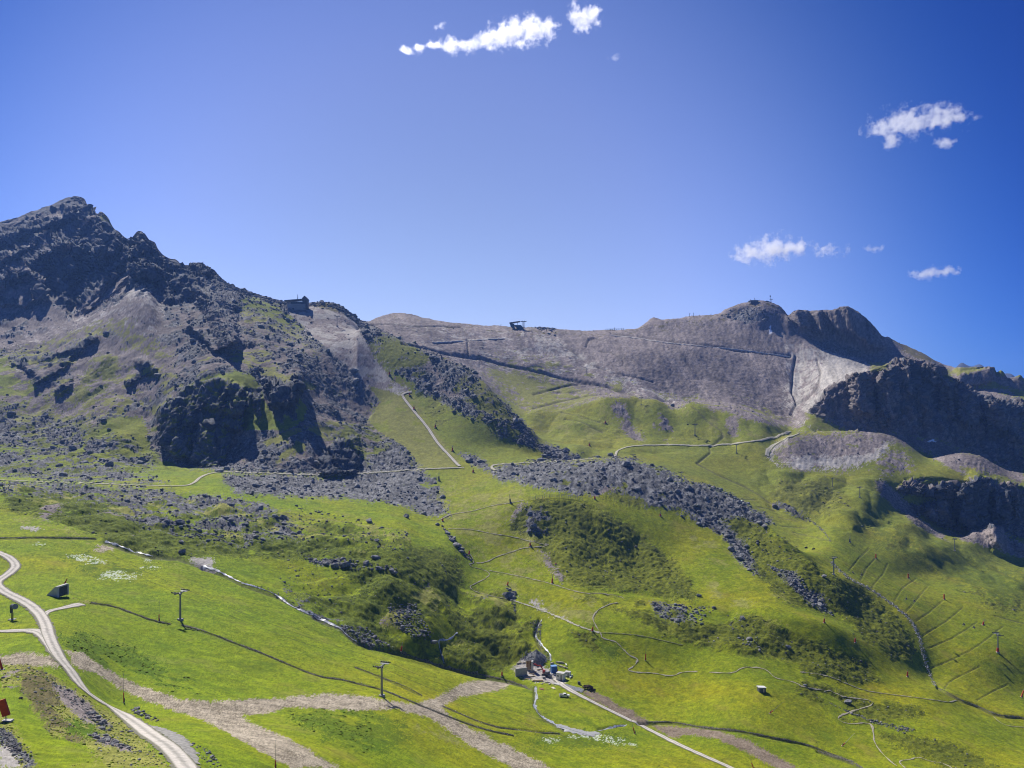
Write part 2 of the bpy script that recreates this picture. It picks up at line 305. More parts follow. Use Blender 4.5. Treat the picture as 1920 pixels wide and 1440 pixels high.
POLYS = [  # class, cover 0..1, edge wander in photo pixels, outline
 # ---- left mountain
 (BOULD,1,6,[(-320,300),(690,300),(690,600),(712,760),(790,850),(800,884),(600,892),(420,884),(300,868),(120,850),(0,830),(-320,830)]),
 (SCREE,.55,10,[(-320,470),(120,480),(150,560),(220,600),(60,660),(-320,700)]),
 (ROCK,1,5,[(-320,300),(400,300),(400,520),(330,575),(250,560),(170,590),(80,560),(0,580),(-320,600)]),
 (SCREE,.4,3,ZP([(0,330),(240,260),(560,170),(720,170),(700,260),(460,310),(300,380),(120,440),(0,430)])),
 (SCREE,.45,4,ZP([(0,640),(300,560),(520,480),(530,590),(280,650),(60,760),(0,790)])),
 (SCREE,.5,5,ZP([(0,900),(300,780),(560,600),(700,560),(850,640),(880,800),(700,760),(480,760),(300,880),(490,1000),(480,1180),(300,1260),(200,1400),(0,1420)])),
 (SCREE,.8,3,ZP([(850,1330),(1100,1100),(1280,980),(1480,900),(1500,1040),(1280,1180),(1000,1340)])),
 (SCREE,.8,2,ZP([(920,370),(1040,250),(1070,270),(980,370)])),
 (DRY,.7,2,ZP([(1120,280),(1180,250),(1330,420),(1280,420)])),
 (PALE,.55,3,ZA([(740,590),(790,570),(860,575),(890,610),(800,640),(700,700),(640,720)])),
 (PALE,.75,4,ZA([(800,650),(880,640),(920,720),(900,850),(800,830),(780,740)])),
 (SCREE,1,6,ZA([(740,640),(860,640),(920,800),(880,870),(640,830),(420,870),(60,960),(40,920),(400,760),(600,700)])),
 (PALE,.35,6,ZA([(740,640),(860,640),(920,800),(880,870),(640,830),(420,870),(60,960),(40,920),(400,760),(600,700)])),
 (DRY,.6,6,ZA([(60,960),(300,880),(560,790),(700,760),(800,830),(790,870),(600,860),(420,900),(330,950),(150,980)])),
 (SCREE,.85,6,ZA([(440,900),(800,860),(1000,960),(990,1050),(880,1100),(700,1260),(420,1330),(250,1300),(240,1240),(320,1160),(440,1040)])),
 (DRY,.5,6,ZA([(560,1180),(700,1170),(660,1290),(420,1400),(330,1380),(330,1320)])),
 (HEATH,.85,5,ZA([(420,1180),(480,1080),(560,980),(660,980),(650,1090),(560,1220),(420,1240)])),
 (DRY,.6,6,ZA([(700,860),(860,880),(1000,960),(980,1020),(860,980),(720,930)])),
 (GRASS,.85,6,ZA([(-100,980),(30,980),(110,1060),(190,1130),(190,1220),(140,1260),(-100,1270)])),
 (HEATH,.5,8,ZA([(-100,1100),(200,1120),(360,1330),(240,1440),(-100,1440)])),
 (ROCK,1,2,ZA([(80,1030),(140,1000),(240,990),(380,940),(540,860),(550,890),(400,990),(380,1040),(200,1150),(190,1080)])),
 (ROCK,1,2,ZA([(300,1180),(360,1130),(410,1090),(400,1170),(320,1210)])),
 (ROCK,1,2,ZA([(740,1010),(840,980),(880,1060),(820,1090),(710,1160),(700,1120),(790,1060)])),
 (DRY,.65,5,ZA([(1290,960),(1480,920),(1570,1050),(1540,1070),(1300,1040)])),
 (GRASS,.55,5,ZA([(1300,670),(1470,660),(1600,720),(1700,800),(1690,840),(1560,790),(1400,720)])),
 (DRY,.45,8,ZA([(1300,680),(1560,800),(1780,900),(1790,1000),(1600,920),(1400,800)])),
 (DRY,.4,6,ZA([(0,950),(1000,1000),(1000,1330),(850,1380),(300,1440),(100,1440)])),
 (BSCREE,.4,8,[(-320,560),(330,560),(520,620),(690,700),(760,840),(600,880),(300,860),(-320,820)]),
 (DRY,.22,8,[(-320,640),(120,640),(400,600),(520,600),(600,680),(690,760),(700,850),(300,860),(-320,850)]),
 (HEATH,.22,8,[(-320,700),(200,740),(560,800),(760,850),(700,886),(300,868),(-320,850)]),
 # cliffs of the outcrop
 (GRASS,.8,3,ZQ([(520,420),(680,330),(960,260),(1100,290),(1190,400),(1060,420),(880,400),(660,400)])),
 (DRY,.8,3,ZQ([(1190,280),(1300,270),(1480,310),(1440,360),(1270,320)])),
 (ROCK,1,2,ZQ([(280,620),(440,480),(640,360),(900,340),(1040,420),(1120,400),(1190,430),(1200,520),(1190,720),(1110,600),(1040,640),(1030,790),(950,830),(930,880),(860,1060),(760,1130),(540,1090),(400,1040),(290,880)])),
 (ROCK,1,2,ZQ([(1250,350),(1330,330),(1440,370),(1490,300),(1570,310),(1570,440),(1530,470),(1530,690),(1390,710),(1310,660),(1260,480)])),
 (GRASS,.9,2,ZQ([(1040,640),(1110,480),(1130,600),(1190,760),(1200,500),(1190,430),(1230,520),(1320,680),(1390,740),(1400,650),(1520,700),(1530,480),(1610,600),(1590,700),(1420,790),(1040,800)])),
 (DRY,.6,3,ZQ([(1570,360),(1700,390),(1700,430),(1580,440)])),
 (GRASS,.9,5,ZE([(390,180),(640,0),(800,0),(840,140),(900,240),(1010,270),(1000,360),(900,330),(600,250),(380,220)])),
 (GRASS,.8,6,ZE([(0,250),(300,290),(600,300),(960,370),(900,390),(0,350)])),
 (BOULD,.6,6,ZE([(0,290),(300,300),(700,310),(960,380),(700,380),(300,360),(0,340)])),
 (HEATH,.5,8,[(-320,770),(130,780),(280,840),(310,880),(0,890),(-320,890)]),
 (BOULD,.5,8,[(-320,780),(120,790),(250,830),(300,880),(0,892),(-320,890)]),
 (ROCK,1,2,ZQ([(1730,1200),(1720,1060),(1800,960),(1920,880),(2060,860),(2100,1000),(2060,1180),(1920,1200)])),
 (HEATH,.5,4,ZB([(380,1000),(520,870),(650,900),(760,1000),(640,1120),(480,960)])),
 (DRY,.4,6,ZB([(0,960),(350,890),(520,870),(380,980),(100,1100)])),
 # ---- middle: station ridge, ski run and rib
 (SCREE,1,4,[(536,582),(580,574),(640,590),(665,606),(700,660),(715,690),(765,735),(722,742),(690,712),(662,682),(620,652),(562,606)]),
 (PALE,.5,8,[(540,584),(600,590),(690,680),(760,735),(722,742),(690,712),(662,682),(620,652),(562,606)]),
 (BHEATH,.7,4,[(585,570),(615,566),(660,590),(668,604),(620,598)]),
 (BOULD,1,3,[(630,575),(640,577),(672,600),(668,606),(645,592)]),
 (DRY,.8,6,[(655,690),(715,692),(760,720),(772,735),(790,760),(830,830),(870,874),(790,882),(756,836),(700,800),(690,785),(712,745),(700,712)]),
 (GRASS,.55,8,[(690,785),(712,745),(765,742),(835,838),(870,872),(800,876),(756,836)]),
 (HEATH,1,5,[(672,598),(700,612),(760,640),(830,665),(900,705),(930,740),(980,790),(1010,830),(1095,857),(1040,864),(1010,848),(935,824),(925,796),(880,790),(850,765),(790,738),(765,712),(730,690),(700,660),(690,640)]),
 (BOULD,.85,6,[(672,598),(700,612),(760,640),(830,665),(900,705),(930,740),(980,790),(1010,830),(1095,857),(1040,864),(1010,848),(935,824),(925,796),(880,790),(850,765),(790,738),(765,712),(730,690),(700,660),(690,640)]),
 (HEATH,.75,5,[(690,640),(730,632),(790,655),(810,680),(770,692),(728,690),(702,668)]),
 (DRY,.5,5,[(900,705),(930,742),(960,790),(930,790),(890,735)]),
 (HEATH,.5,6,[(860,700),(930,742),(1000,830),(930,815),(880,770)]),
 (SCREE,.9,3,ZB([(960,520),(1040,590),(1060,640),(1010,690),(1180,720),(1100,740),(1000,700),(1020,620),(940,560)])),
 (GRASS,.93,5,ZB([(880,700),(940,710),(1060,850),(1250,850),(1350,950),(1600,1030),(1640,1085),(1350,1100),(1120,1020),(1000,930)])),
 (HEATH,.5,6,ZB([(900,720),(1040,750),(1100,840),(1040,900),(930,780)])),
 (BOULD,1,4,ZB([(1130,1040),(1200,1045),(1310,1110),(1320,1150),(1220,1120)])),
 (PALE,.7,6,[(640,650),(700,668),(722,700),(770,736),(725,743),(690,724),(655,690)]),
 (SCREE,.5,6,[(640,640),(700,660),(735,705),(770,736),(725,743),(680,724),(650,690)]),
 # ---- far grey slope
 (SCREE,1,4,[(676,600),(700,570),(1100,560),(1480,540),(1700,600),(1800,640),(1800,700),(1640,690),(1520,770),(1500,805),(1440,795),(1300,757),(1265,766),(1200,742),(1100,757),(990,776),(930,738),(880,690),(760,640)]),
 (PALE,.3,10,[(700,600),(1050,620),(1100,700),(900,690)]),
 (PALE,.5,6,ZC([(0,480),(200,530),(330,600),(560,760),(800,870),(1100,1000),(980,990),(700,900),(480,780),(250,640),(0,560)])),
 (BSCREE,.55,8,ZC([(560,620),(900,620),(1500,640),(1850,700),(1830,950),(1850,1100),(1500,980),(1200,930),(900,880),(700,720)])),
 (BSCREE,.6,8,ZC([(650,470),(1000,420),(1250,400),(1800,600),(1300,570),(900,510)])),
 (BHEATH,.35,8,[(700,600),(940,614),(1100,622),(1345,594),(1430,563),(1475,590),(1400,600),(1100,632),(900,622)]),
 (BOULD,.8,5,ZC([(1340,370),(1500,320),(1650,300),(1690,370),(1560,420),(1440,380)])),
 (DRY,.7,8,[(915,690),(1000,704),(1130,742),(1000,776),(975,772),(930,732)]),
 (DRY,.33,10,ZC([(0,640),(400,760),(760,900),(1100,960),(1500,960),(1850,1100),(1300,1010),(900,960),(500,900),(0,760)])),
 (DRY,.3,12,[(900,660),(1060,670),(1080,720),(930,700)]),
 (PALE,1,4,ZD([(480,640),(640,645),(820,710),(700,780),(500,870),(400,1000),(370,1060),(320,1000),(440,860),(470,740)])),
 (PALE,.6,6,ZD([(200,560),(500,580),(640,620),(470,680),(460,800),(300,980),(240,1060),(330,1120),(420,1180),(240,1100),(200,960),(230,660)])),
 (DRY,.7,4,ZD([(820,700),(960,680),(1080,670),(900,770),(800,740)])),
 (DRY,.6,4,ZD([(340,1060),(420,1060),(620,1180),(500,1190),(350,1110)])),
 (BOULD,.9,4,ZD([(400,540),(560,530),(720,590),(860,650),(900,690),(780,690),(660,640),(480,600)])),
 # ---- cliffs on the right
 (BROCK,1,3,ZD([(190,370),(280,310),(460,310),(600,290),(640,275),(720,310),(860,420),(960,560),(1100,640),(1100,690),(900,690),(700,560),(500,510),(300,450)])),
 (BHEATH,.8,4,ZD([(940,510),(1050,550),(1200,600),(1330,680),(1280,690),(1110,650)])),
 (BROCK,1,3,ZD([(370,1040),(490,880),(700,770),(860,760),(960,690),(1080,675),(1240,690),(1330,740),(1400,830),(1920,960),(1920,1480),(1700,1400),(1300,1230),(1000,1190),(640,1180)])),
 (ROCK,.55,8,ZD([(860,760),(960,690),(1240,690),(1330,740),(1400,830),(1920,960),(1920,1480),(1700,1350),(1300,1180),(900,1100)])),
 (BROCK,1,3,ZD([(1390,760),(1700,720),(1720,780),(1920,790),(1920,900),(1700,830),(1500,880),(1400,820)])),
 (DRY,.8,3,ZD([(1330,730),(1480,725),(1700,718),(1500,770),(1390,775)])),
 (SCREE,.7,4,ZD([(1500,890),(1820,880),(1840,970),(1640,940)])),
 (BSCREE,1,6,ZD([(640,1180),(1000,1190),(1300,1230),(1700,1400),(1920,1480),(1920,1560),(1500,1440),(1300,1380),(1000,1260)])),
 # ---- right valley
 (SCREE,.8,4,ZC([(550,1010),(650,990),(700,1090),(760,1180),(800,1250),(700,1240),(640,1150)])),
 (SCREE,.4,6,ZC([(850,1100),(960,1080),(1030,1200),(960,1260),(840,1180)])),
 (HEATH,.5,5,ZC([(420,1060),(520,1080),(700,1240),(560,1190)])),
 (HEATH,.6,5,ZC([(690,1000),(800,990),(840,1050),(760,1090),(680,1060)])),
 (DRY,.35,14,ZC([(0,1000),(500,960),(700,1230),(500,1240),(0,1180)])),
 (DRY,.35,14,ZC([(1100,990),(1500,1000),(1900,1180),(1500,1250),(1200,1200)])),
 (SCREE,.8,3,ZC([(1380,1080),(1480,1070),(1470,1210),(1440,1230),(1400,1160)])),
 (PALE,1,3,ZG7([(480,180),(560,130),(630,100),(600,130),(520,190),(500,240),(560,300),(520,280),(470,220)])),
 (SCREE,.8,9,ZG7([(530,190),(600,120),(760,100),(1100,100),(1180,150),(1130,220),(1000,290),(850,300),(640,310),(560,270)])),
 (PALE,.7,6,ZG7([(560,260),(660,220),(900,230),(1060,200),(1160,140),(1180,160),(1110,240),(980,290),(800,300),(640,300)])),
 (SCREE,.6,6,ZG7([(1150,210),(1250,200),(1300,300),(1150,330),(1080,290)])),
 (SCREE,.9,3,ZG7([(1080,370),(1120,350),(1300,520),(1480,680),(1440,690),(1250,560),(1130,460)])),
 (SCREE,.9,3,ZT([(880,110),(960,85),(1160,80),(1200,90),(1200,200),(1280,310),(1100,230)])),
 (BROCK,1,3,ZT([(480,470),(560,370),(740,330),(1030,350),(1200,390),(1400,330),(1700,380),(1920,450),(1980,450),(1980,1010),(1740,990),(1600,880),(1300,970),(1030,900),(760,790),(640,620),(560,530)])),
 (ROCK,.6,6,ZT([(700,420),(1200,390),(1400,330),(1920,450),(1980,1010),(1740,990),(1300,970),(900,800)])),
 (GRASS,.85,3,ZT([(560,540),(720,520),(980,560),(720,640),(640,610)])),
 (GRASS,.85,3,ZT([(690,420),(840,340),(1040,350),(1180,390),(760,400),(650,500)])),
 (HEATH,.8,3,ZT([(800,740),(860,760),(1000,880),(900,900),(700,780)])),
 (SCREE,1,3,ZT([(1000,920),(1260,970),(1500,900),(1620,880),(1720,990),(1980,1090),(1980,1240),(1600,1150),(1200,1020)])),
 (SCREE,.7,3,ZT([(420,640),(560,690),(740,810),(1000,1000),(1080,1050),(1000,1020),(720,870),(560,740)])),
 (HEATH,.7,5,ZG7([(500,400),(560,360),(700,360),(850,400),(930,460),(930,500),(800,560),(680,560),(600,530),(500,470)])),
 (BOULD,.7,4,ZG7([(500,480),(600,510),(690,560),(640,560),(540,510)])),
 (LUSH,.6,12,ZG7([(960,560),(1200,600),(1500,720),(1920,900),(1920,1110),(1600,1000),(1350,850),(1100,720)])),
 (HEATH,.45,10,ZG7([(1000,600),(1300,660),(1310,720),(1200,740),(1040,690)])),
 (HEATH,.5,10,ZG7([(1580,960),(1920,1030),(1920,1110),(1700,1070),(1560,1000)])),
 # ---- moraine and centre
 (HEATH,1,5,ZF([(830,130),(860,95),(1000,85),(1400,68),(1560,55),(1720,80),(1920,180),(2290,330),(2420,480),(2360,500),(2100,390),(1900,350),(1720,330),(1560,240),(1400,270),(1240,250),(1000,200),(880,180)])),
 (BOULD,.82,6,ZF([(830,130),(860,95),(1000,85),(1400,68),(1560,55),(1720,80),(1920,180),(2290,330),(2420,480),(2360,500),(2100,390),(1900,350),(1720,330),(1560,240),(1400,270),(1240,250),(1000,200),(880,180)])),
 (BOULD,.93,5,ZG7([(0,360),(40,370),(220,420),(320,470),(480,570),(520,610),(440,620),(300,560),(350,720),(430,830),(440,900),(400,890),(300,790),(230,680),(120,620),(0,540)])),
 (HEATH,.9,6,ZG7([(210,580),(330,570),(480,640),(640,740),(780,870),(1000,960),(1130,1060),(1240,1160),(1310,1300),(1280,1390),(1180,1370),(1000,1230),(860,1110),(700,1090),(560,1030),(430,910),(360,720)])),
 (BOULD,.72,5,ZG7([(520,860),(620,880),(780,1020),(820,1110),(720,1050),(600,940)])),
 (GRASS,.5,8,ZG7([(480,640),(640,740),(780,870),(960,960),(860,900),(640,790)])),
 (BOULD,.85,6,ZF([(0,150),(100,140),(400,130),(480,140),(545,180),(560,260),(610,350),(600,390),(540,390),(440,360),(330,320),(200,300),(0,280)])),
 (BOULD,.9,5,ZQ([(860,1200),(1000,1200),(1500,1210),(1920,1240),(1920,1420),(1500,1400),(1000,1370),(860,1270)])),
 (BOULD,.75,6,ZE([(0,380),(300,380),(500,400),(820,400),(1000,440),(1250,450),(1500,500),(1620,570),(1620,620),(1400,620),(1180,560),(1000,520),(800,450),(500,450),(350,430),(200,400),(0,410)])),
 (BOULD,.5,6,ZE([(900,600),(1400,600),(1620,640),(1500,700),(1200,680),(1000,660)])),
 (HEATH,.85,6,ZE([(20,470),(300,430),(700,480),(900,560),(1100,640),(1500,680),(1900,720),(2250,800),(1900,830),(1500,800),(1350,790),(1000,800),(760,770),(480,640),(200,560),(30,520)])),
 (SCREE,.8,5,ZE([(180,540),(280,440),(380,430),(330,530),(260,590)])),
 (SCREE,.75,5,ZE([(560,530),(640,500),(740,540),(700,620),(760,700),(700,720),(600,650)])),
 (DRY,.4,8,ZE([(1540,560),(1920,560),(2300,640),(2300,720),(1920,700),(1620,650)])),
 (BOULD,1,4,ZI([(140,30),(420,30),(780,90),(760,110),(440,100),(200,60)])),
 (HEATH,.85,6,ZF([(0,540),(200,560),(400,560),(560,560),(700,680),(640,780),(600,860),(520,900),(300,880),(150,820),(0,700)])),
 (HEATH,.8,7,ZI([(350,300),(600,240),(760,130),(1000,90),(1200,200),(1150,300),(1050,370),(900,380),(740,330),(700,500),(640,560),(450,440)])),
 (HEATH,.85,6,ZI([(1050,640),(1250,500),(1450,450),(1600,600),(1640,700),(1450,800),(1250,770),(1080,720)])),
 (BOULD,.85,5,ZI([(740,380),(860,330),(920,400),(860,490),(760,480)])),
 (BOULD,.8,5,ZI([(380,480),(560,500),(660,540),(720,620),(600,620),(440,560),(340,500)])),
 (BOULD,.9,4,ZI([(1270,300),(1360,280),(1400,310),(1320,340)])),
 (HEATH,.92,5,ZF([(950,400),(1010,330),(1130,285),(1360,300),(1500,370),(1640,450),(1760,560),(1880,640),(1960,740),(2000,860),(1700,820),(1500,790),(1300,780),(1200,700),(1120,560),(960,450)])),
 (BOULD,.55,6,ZF([(960,400),(1020,340),(1120,330),(1200,440),(1100,500),(1000,460)])),
 (SCREE,.9,3,ZF([(1100,570),(1140,570),(1250,720),(1240,770),(1180,700)])),
 (SCREE,.9,3,ZF([(950,400),(1000,320),(1040,310),(990,370),(960,420)])),
 (SCREE,.9,3,ZF([(1400,275),(1500,225),(1540,235),(1440,270)])),
 (HEATH,.8,5,ZF([(1450,270),(1560,235),(1700,300),(1700,340),(1560,310)])),
 (DRY,.5,12,ZF([(560,200),(1000,230),(1100,290),(960,330),(950,440),(1150,560),(1100,760),(860,680),(640,480),(580,330)])),
 (DRY,.45,10,ZF([(880,740),(1200,790),(1450,860),(1400,980),(1200,930),(980,830)])),
 (PALE,.35,8,ZF([(980,830),(1120,860),(1240,930),(1330,990),(1200,940),(1000,860)])),
 (HEATH,.9,6,ZJ([(280,340),(560,420),(760,440),(1000,470),(1180,400),(1330,430),(1560,560),(1760,640),(1920,740),(1920,800),(1700,740),(1300,700),(1000,640),(760,590),(560,480),(360,400)])),
 (BOULD,.6,5,ZJ([(560,320),(720,330),(800,360),(760,400),(860,470),(700,440),(580,400)])),
 (DRY,.4,12,ZJ([(900,60),(1100,140),(1200,330),(1500,450),(1400,440),(1100,380),(960,240)])),
 (HEATH,.85,6,ZL([(0,240),(300,350),(600,480),(700,640),(500,660),(330,610),(0,550)])),
 (HEATH,.75,6,ZL([(0,600),(600,790),(1000,850),(1100,900),(900,950),(640,1000),(330,960),(400,860),(0,760)])),
 (HEATH,.95,6,ZL([(640,1060),(900,1090),(1200,1130),(1500,1250),(1760,1400),(1300,1400),(1000,1270),(800,1180)])),
 (LUSH,.5,10,ZJ([(0,480),(200,560),(360,620),(420,700),(200,700),(0,560)])),
 (HEATH,.5,6,ZJ([(0,500),(130,520),(250,600),(370,700),(200,650),(50,590)])),
 (HEATH,.62,8,ZE([(0,400),(500,420),(1000,480),(1620,560),(1920,620),(2300,700),(2250,800),(1500,790),(1000,790),(760,760),(480,640),(200,560),(0,520)])),
 (BOULD,.5,8,ZE([(0,380),(500,400),(1000,440),(1600,540),(1700,680),(1300,720),(900,640),(500,480),(0,430)])),
 (DRY,.3,8,ZE([(0,400),(900,450),(1620,560),(2300,680),(2250,760),(1500,720),(900,600),(200,480)])),
 (BOULD,.35,6,ZI([(0,230),(300,260),(500,420),(620,540),(720,640),(500,600),(300,470),(0,300)])),
 (BSCREE,.25,6,ZI([(300,270),(700,140),(1000,100),(1250,230),(1500,240),(1500,420),(1000,560),(700,560),(400,450)])),
 (HEATH,.55,8,ZI([(0,250),(350,270),(700,140),(1000,100),(1250,230),(1500,240),(1600,420),(1700,460),(1650,690),(1400,800),(1080,740),(720,650),(480,590),(200,400)])),
 (DRY,.3,8,ZI([(600,240),(1200,200),(1500,300),(1400,560),(1000,600),(700,500)])),
 (HEATH,.3,10,ZF([(1000,480),(1300,780),(1700,840),(1900,900),(1900,1000),(1500,900),(1200,780)])),
 (DRY,.35,12,ZG7([(0,560),(120,640),(260,800),(440,920),(700,1100),(900,1200),(860,1160),(500,1010),(200,830),(0,640)])),
 # ---- foreground
 (LUSH,.5,10,ZE([(300,760),(600,800),(900,860),(700,900),(450,870)])),
 (DRY,.6,5,ZE([(430,1000),(560,1050),(480,1060),(400,1020)])),
 (STRAW,.8,3,ZE([(490,740),(560,725),(640,735),(640,755),(560,760)])),
 (PALE,.95,3,ZE([(105,632),(140,620),(200,622),(240,640),(180,645)])),
 (DRY,.45,8,ZE([(0,540),(240,600),(500,680),(640,740),(900,830),(1150,900),(900,820),(500,700),(200,620)])),
 (PALE,.8,3,ZE([(1060,800),(1200,805),(1190,840),(1240,870),(1130,850)])),
 (LUSH,.55,12,ZI([(0,1100),(300,1040),(700,1080),(900,1250),(600,1350),(200,1200)])),
 (LUSH,.45,12,ZH([(400,600),(900,900),(1500,980),(1300,860),(800,600),(400,450)])),
 (GRASS,1,3,ZH([(420,560),(420,500),(500,500),(500,560)])),
 (DRY,.85,6,ZH([(0,740),(200,730),(420,860),(640,1000),(900,1160),(1150,1440),(0,1440)])),
 (BHEATH,.6,8,ZH([(100,760),(280,790),(420,900),(380,1080),(560,1200),(480,1440),(350,1440),(250,1150)])),
 (GRASS,.6,8,ZH([(0,760),(90,780),(150,900),(330,1200),(600,1300),(700,1440),(250,1440),(80,1150),(0,1000)])),
 (LUSH,.8,5,ZH([(400,1100),(560,1120),(700,1200),(640,1260),(480,1200)])),
 (SCREE,.7,4,ZH([(350,860),(480,920),(640,1040),(760,1180),(560,1120),(430,1000)])),
 (SCREE,.5,4,ZH([(0,820),(120,780),(160,850),(60,900)])),
 (SCREE,.7,4,ZH([(580,1210),(700,1220),(900,1300),(880,1330),(700,1280)])),
 (BOULD,.9,4,ZH([(0,1170),(60,1190),(140,1300),(240,1420),(200,1440),(100,1350),(0,1280)])),
 (PALE,.7,4,ZH([(0,1290),(90,1340),(150,1440),(0,1440)])),
 (STRAW,1,3,ZH([(440,640),(560,660),(700,760),(900,870),(1150,950),(1220,985),(1480,990),(1900,970),(2200,940),(2450,960),(2800,1010),(2960,960),(3150,850),(3480,845),(3400,910),(3100,960),(2980,1030),(3060,1100),(3350,1260),(3700,1420),(3720,1450),(3480,1450),(3150,1270),(2900,1100),(2700,1050),(2350,1050),(2000,1030),(1750,1080),(1640,1080),(1680,1130),(1950,1240),(2300,1440),(1960,1440),(1700,1300),(1400,1130),(1200,1060),(900,950),(650,800),(560,780),(480,720)])),
 (STRAW,.9,4,ZH([(0,680),(200,660),(330,690),(420,760),(300,750),(0,735)])),
 (SOIL,1,3,ZJ([(90,930),(140,910),(300,990),(450,1070),(520,1110),(540,1145),(800,1165),(970,1180),(1200,1250),(1350,1330),(1560,1440),(1420,1450),(1200,1330),(1000,1240),(800,1215),(700,1240),(560,1150),(400,1110),(200,1000)])),
 (PALE,.9,3,ZS([(480,560),(620,440),(740,480),(900,560),(1060,640),(1080,720),(1000,760),(800,720),(620,680)])),
 (LUSH,.8,8,ZS([(760,1300),(1300,1280),(1900,1350),(1920,1440),(700,1440)])),
 (DRY,.6,6,ZI([(880,1140),(1100,1200),(1250,1300),(1100,1260),(900,1180)])),
]

def in_poly(X, Y, poly):
    P = np.array(poly, float)
    x0, y0 = P.min(0); x1, y1 = P.max(0)
    m = (X >= x0) & (X <= x1) & (Y >= y0) & (Y <= y1)
    out = np.zeros(X.shape, bool)
    idx = np.nonzero(m)
    if not len(idx[0]): return out
    x = X[idx]; y = Y[idx]
    r = np.zeros(x.shape, bool)
    n = len(P)
    for i in range(n):
        xa, ya = P[i]; xb, yb = P[(i + 1) % n]
        if ya == yb: continue
        c = ((ya > y) != (yb > y)) & (x < (xb - xa) * (y - ya) / (yb - ya) + xa)
        r ^= c
    out[idx] = r
    return out

def seg_dist(X, Y, pts, reach):
    """distance in photo pixels to a polyline, inf beyond reach"""
    D = np.full(X.shape, np.inf)
    for (xa, ya), (xb, yb) in zip(pts[:-1], pts[1:]):
        m = (X > min(xa, xb) - reach) & (X < max(xa, xb) + reach) & (Y > min(ya, yb) - reach) & (Y < max(ya, yb) + reach)
        idx = np.nonzero(m)
        if not len(idx[0]): continue
        x = X[idx]; y = Y[idx]
        L2 = (xb - xa) ** 2 + (yb - ya) ** 2 + 1e-9
        t = np.clip(((x - xa) * (xb - xa) + (y - ya) * (yb - ya)) / L2, 0, 1)
        d = np.hypot(x - xa - t * (xb - xa), y - ya - t * (yb - ya))
        D[idx] = np.minimum(D[idx], d)
    return D

vis = (LN[:, None] < NL - 1) & np.ones_like(PXG, bool)
wx = fbm(PXG / 30, PYG / 22, 5, 0.72) * 2.1 + RNG.normal(0, .32, PXG.shape); wy = fbm(PXG / 28 + 50, PYG / 22 + 50, 5, 0.72) * 1.8 + RNG.normal(0, .28, PXG.shape)
patch = fbm(XG / 28, YG / 28, 5, 0.62, z=ZG / 28)
fine = noise(XG / 3.1, YG / 3.1, ZG / 3.1)
CL = np.full(PXG.shape, GRASS, np.int8)
for pi, (c, cover, wob, poly) in enumerate(POLYS):
    m = in_poly(PXG + wx * wob * 2.2, PYG + wy * wob * 1.8, poly)
    if cover < 1:
        ph = pi * 3.7
        n = patch if pi % 2 else fbm(XG[m] / 19 + ph, YG[m] / 19 - ph, 5, 0.72, z=ZG[m] / 19) if m.any() else patch
        th = np.interp(cover, [0, .3, .5, .7, .85, 1], [.6, .12, 0, -.12, -.23, -.6])
        if n is patch: m = m & (patch > th)
        else:
            mm = np.zeros_like(m); mm[m] = n > th; m = mm
    CL[m] = c
RUN = in_poly(PXG + wx * 3, PYG + wy * 2.5, [(538,584),(585,575),(640,588),(668,606),(684,640),(700,668),(722,698),(772,736),(757,745),(716,745),(686,722),(655,690),(612,652),(560,606)])
CL[RUN & (PYG < 705 + 25 * patch)] = PALE
CL[RUN & (patch > .02) & (PYG < 690)] = SCREE
CL[RUN & (PYG >= 705 + 25 * patch) & np.isin(CL, (BOULD, HEATH))] = DRY
RUN2 = in_poly(PXG + wx * 3, PYG + wy * 2.5, [(690,722),(757,742),(800,792),(868,872),(800,880),(757,838),(702,802),(692,785),(712,752)])
CL[RUN2] = DRY
CL[RUN2 & (patch > .16)] = GRASS
RUN = RUN | RUN2
OUT = in_poly(PXG, PYG, ZQ([(280,620),(440,480),(640,360),(900,340),(1040,420),(1190,430),(1200,520),(1190,720),(1040,790),(930,880),(860,1060),(760,1130),(540,1090),(400,1040),(290,880)]))
CL[OUT & (CL == ROCK) & (fbm(XG / 9, YG / 9, 3, .6, z=ZG / 4) > .10)] = HEATH
CL[~vis] = SCREE
# ------------------------------------------------------------------ relief detail
def cmask(*cs):
    return np.isin(CL, cs).astype(np.float32)
def blur(A, n=2):
    for _ in range(n):
        B = A.copy()
        B[1:-1] = (A[:-2] + 2 * A[1:-1] + A[2:]) / 4
        A = B.copy()
        A[:, 1:-1] = (B[:, :-2] + 2 * B[:, 1:-1] + B[:, 2:]) / 4
    return A
wR = blur(cmask(ROCK, BROCK), 3); wB = blur(cmask(BOULD), 2); wS = blur(cmask(HEATH, BHEATH), 3)
wC = blur(cmask(SCREE, PALE, BSCREE), 3); wG = blur(cmask(GRASS, DRY, LUSH), 3); wD = blur(cmask(STRAW, SOIL), 2)
wRun = blur(RUN.astype(float), 3); wC = wC * (1 - .75 * wRun); wB = wB * (1 - wRun)

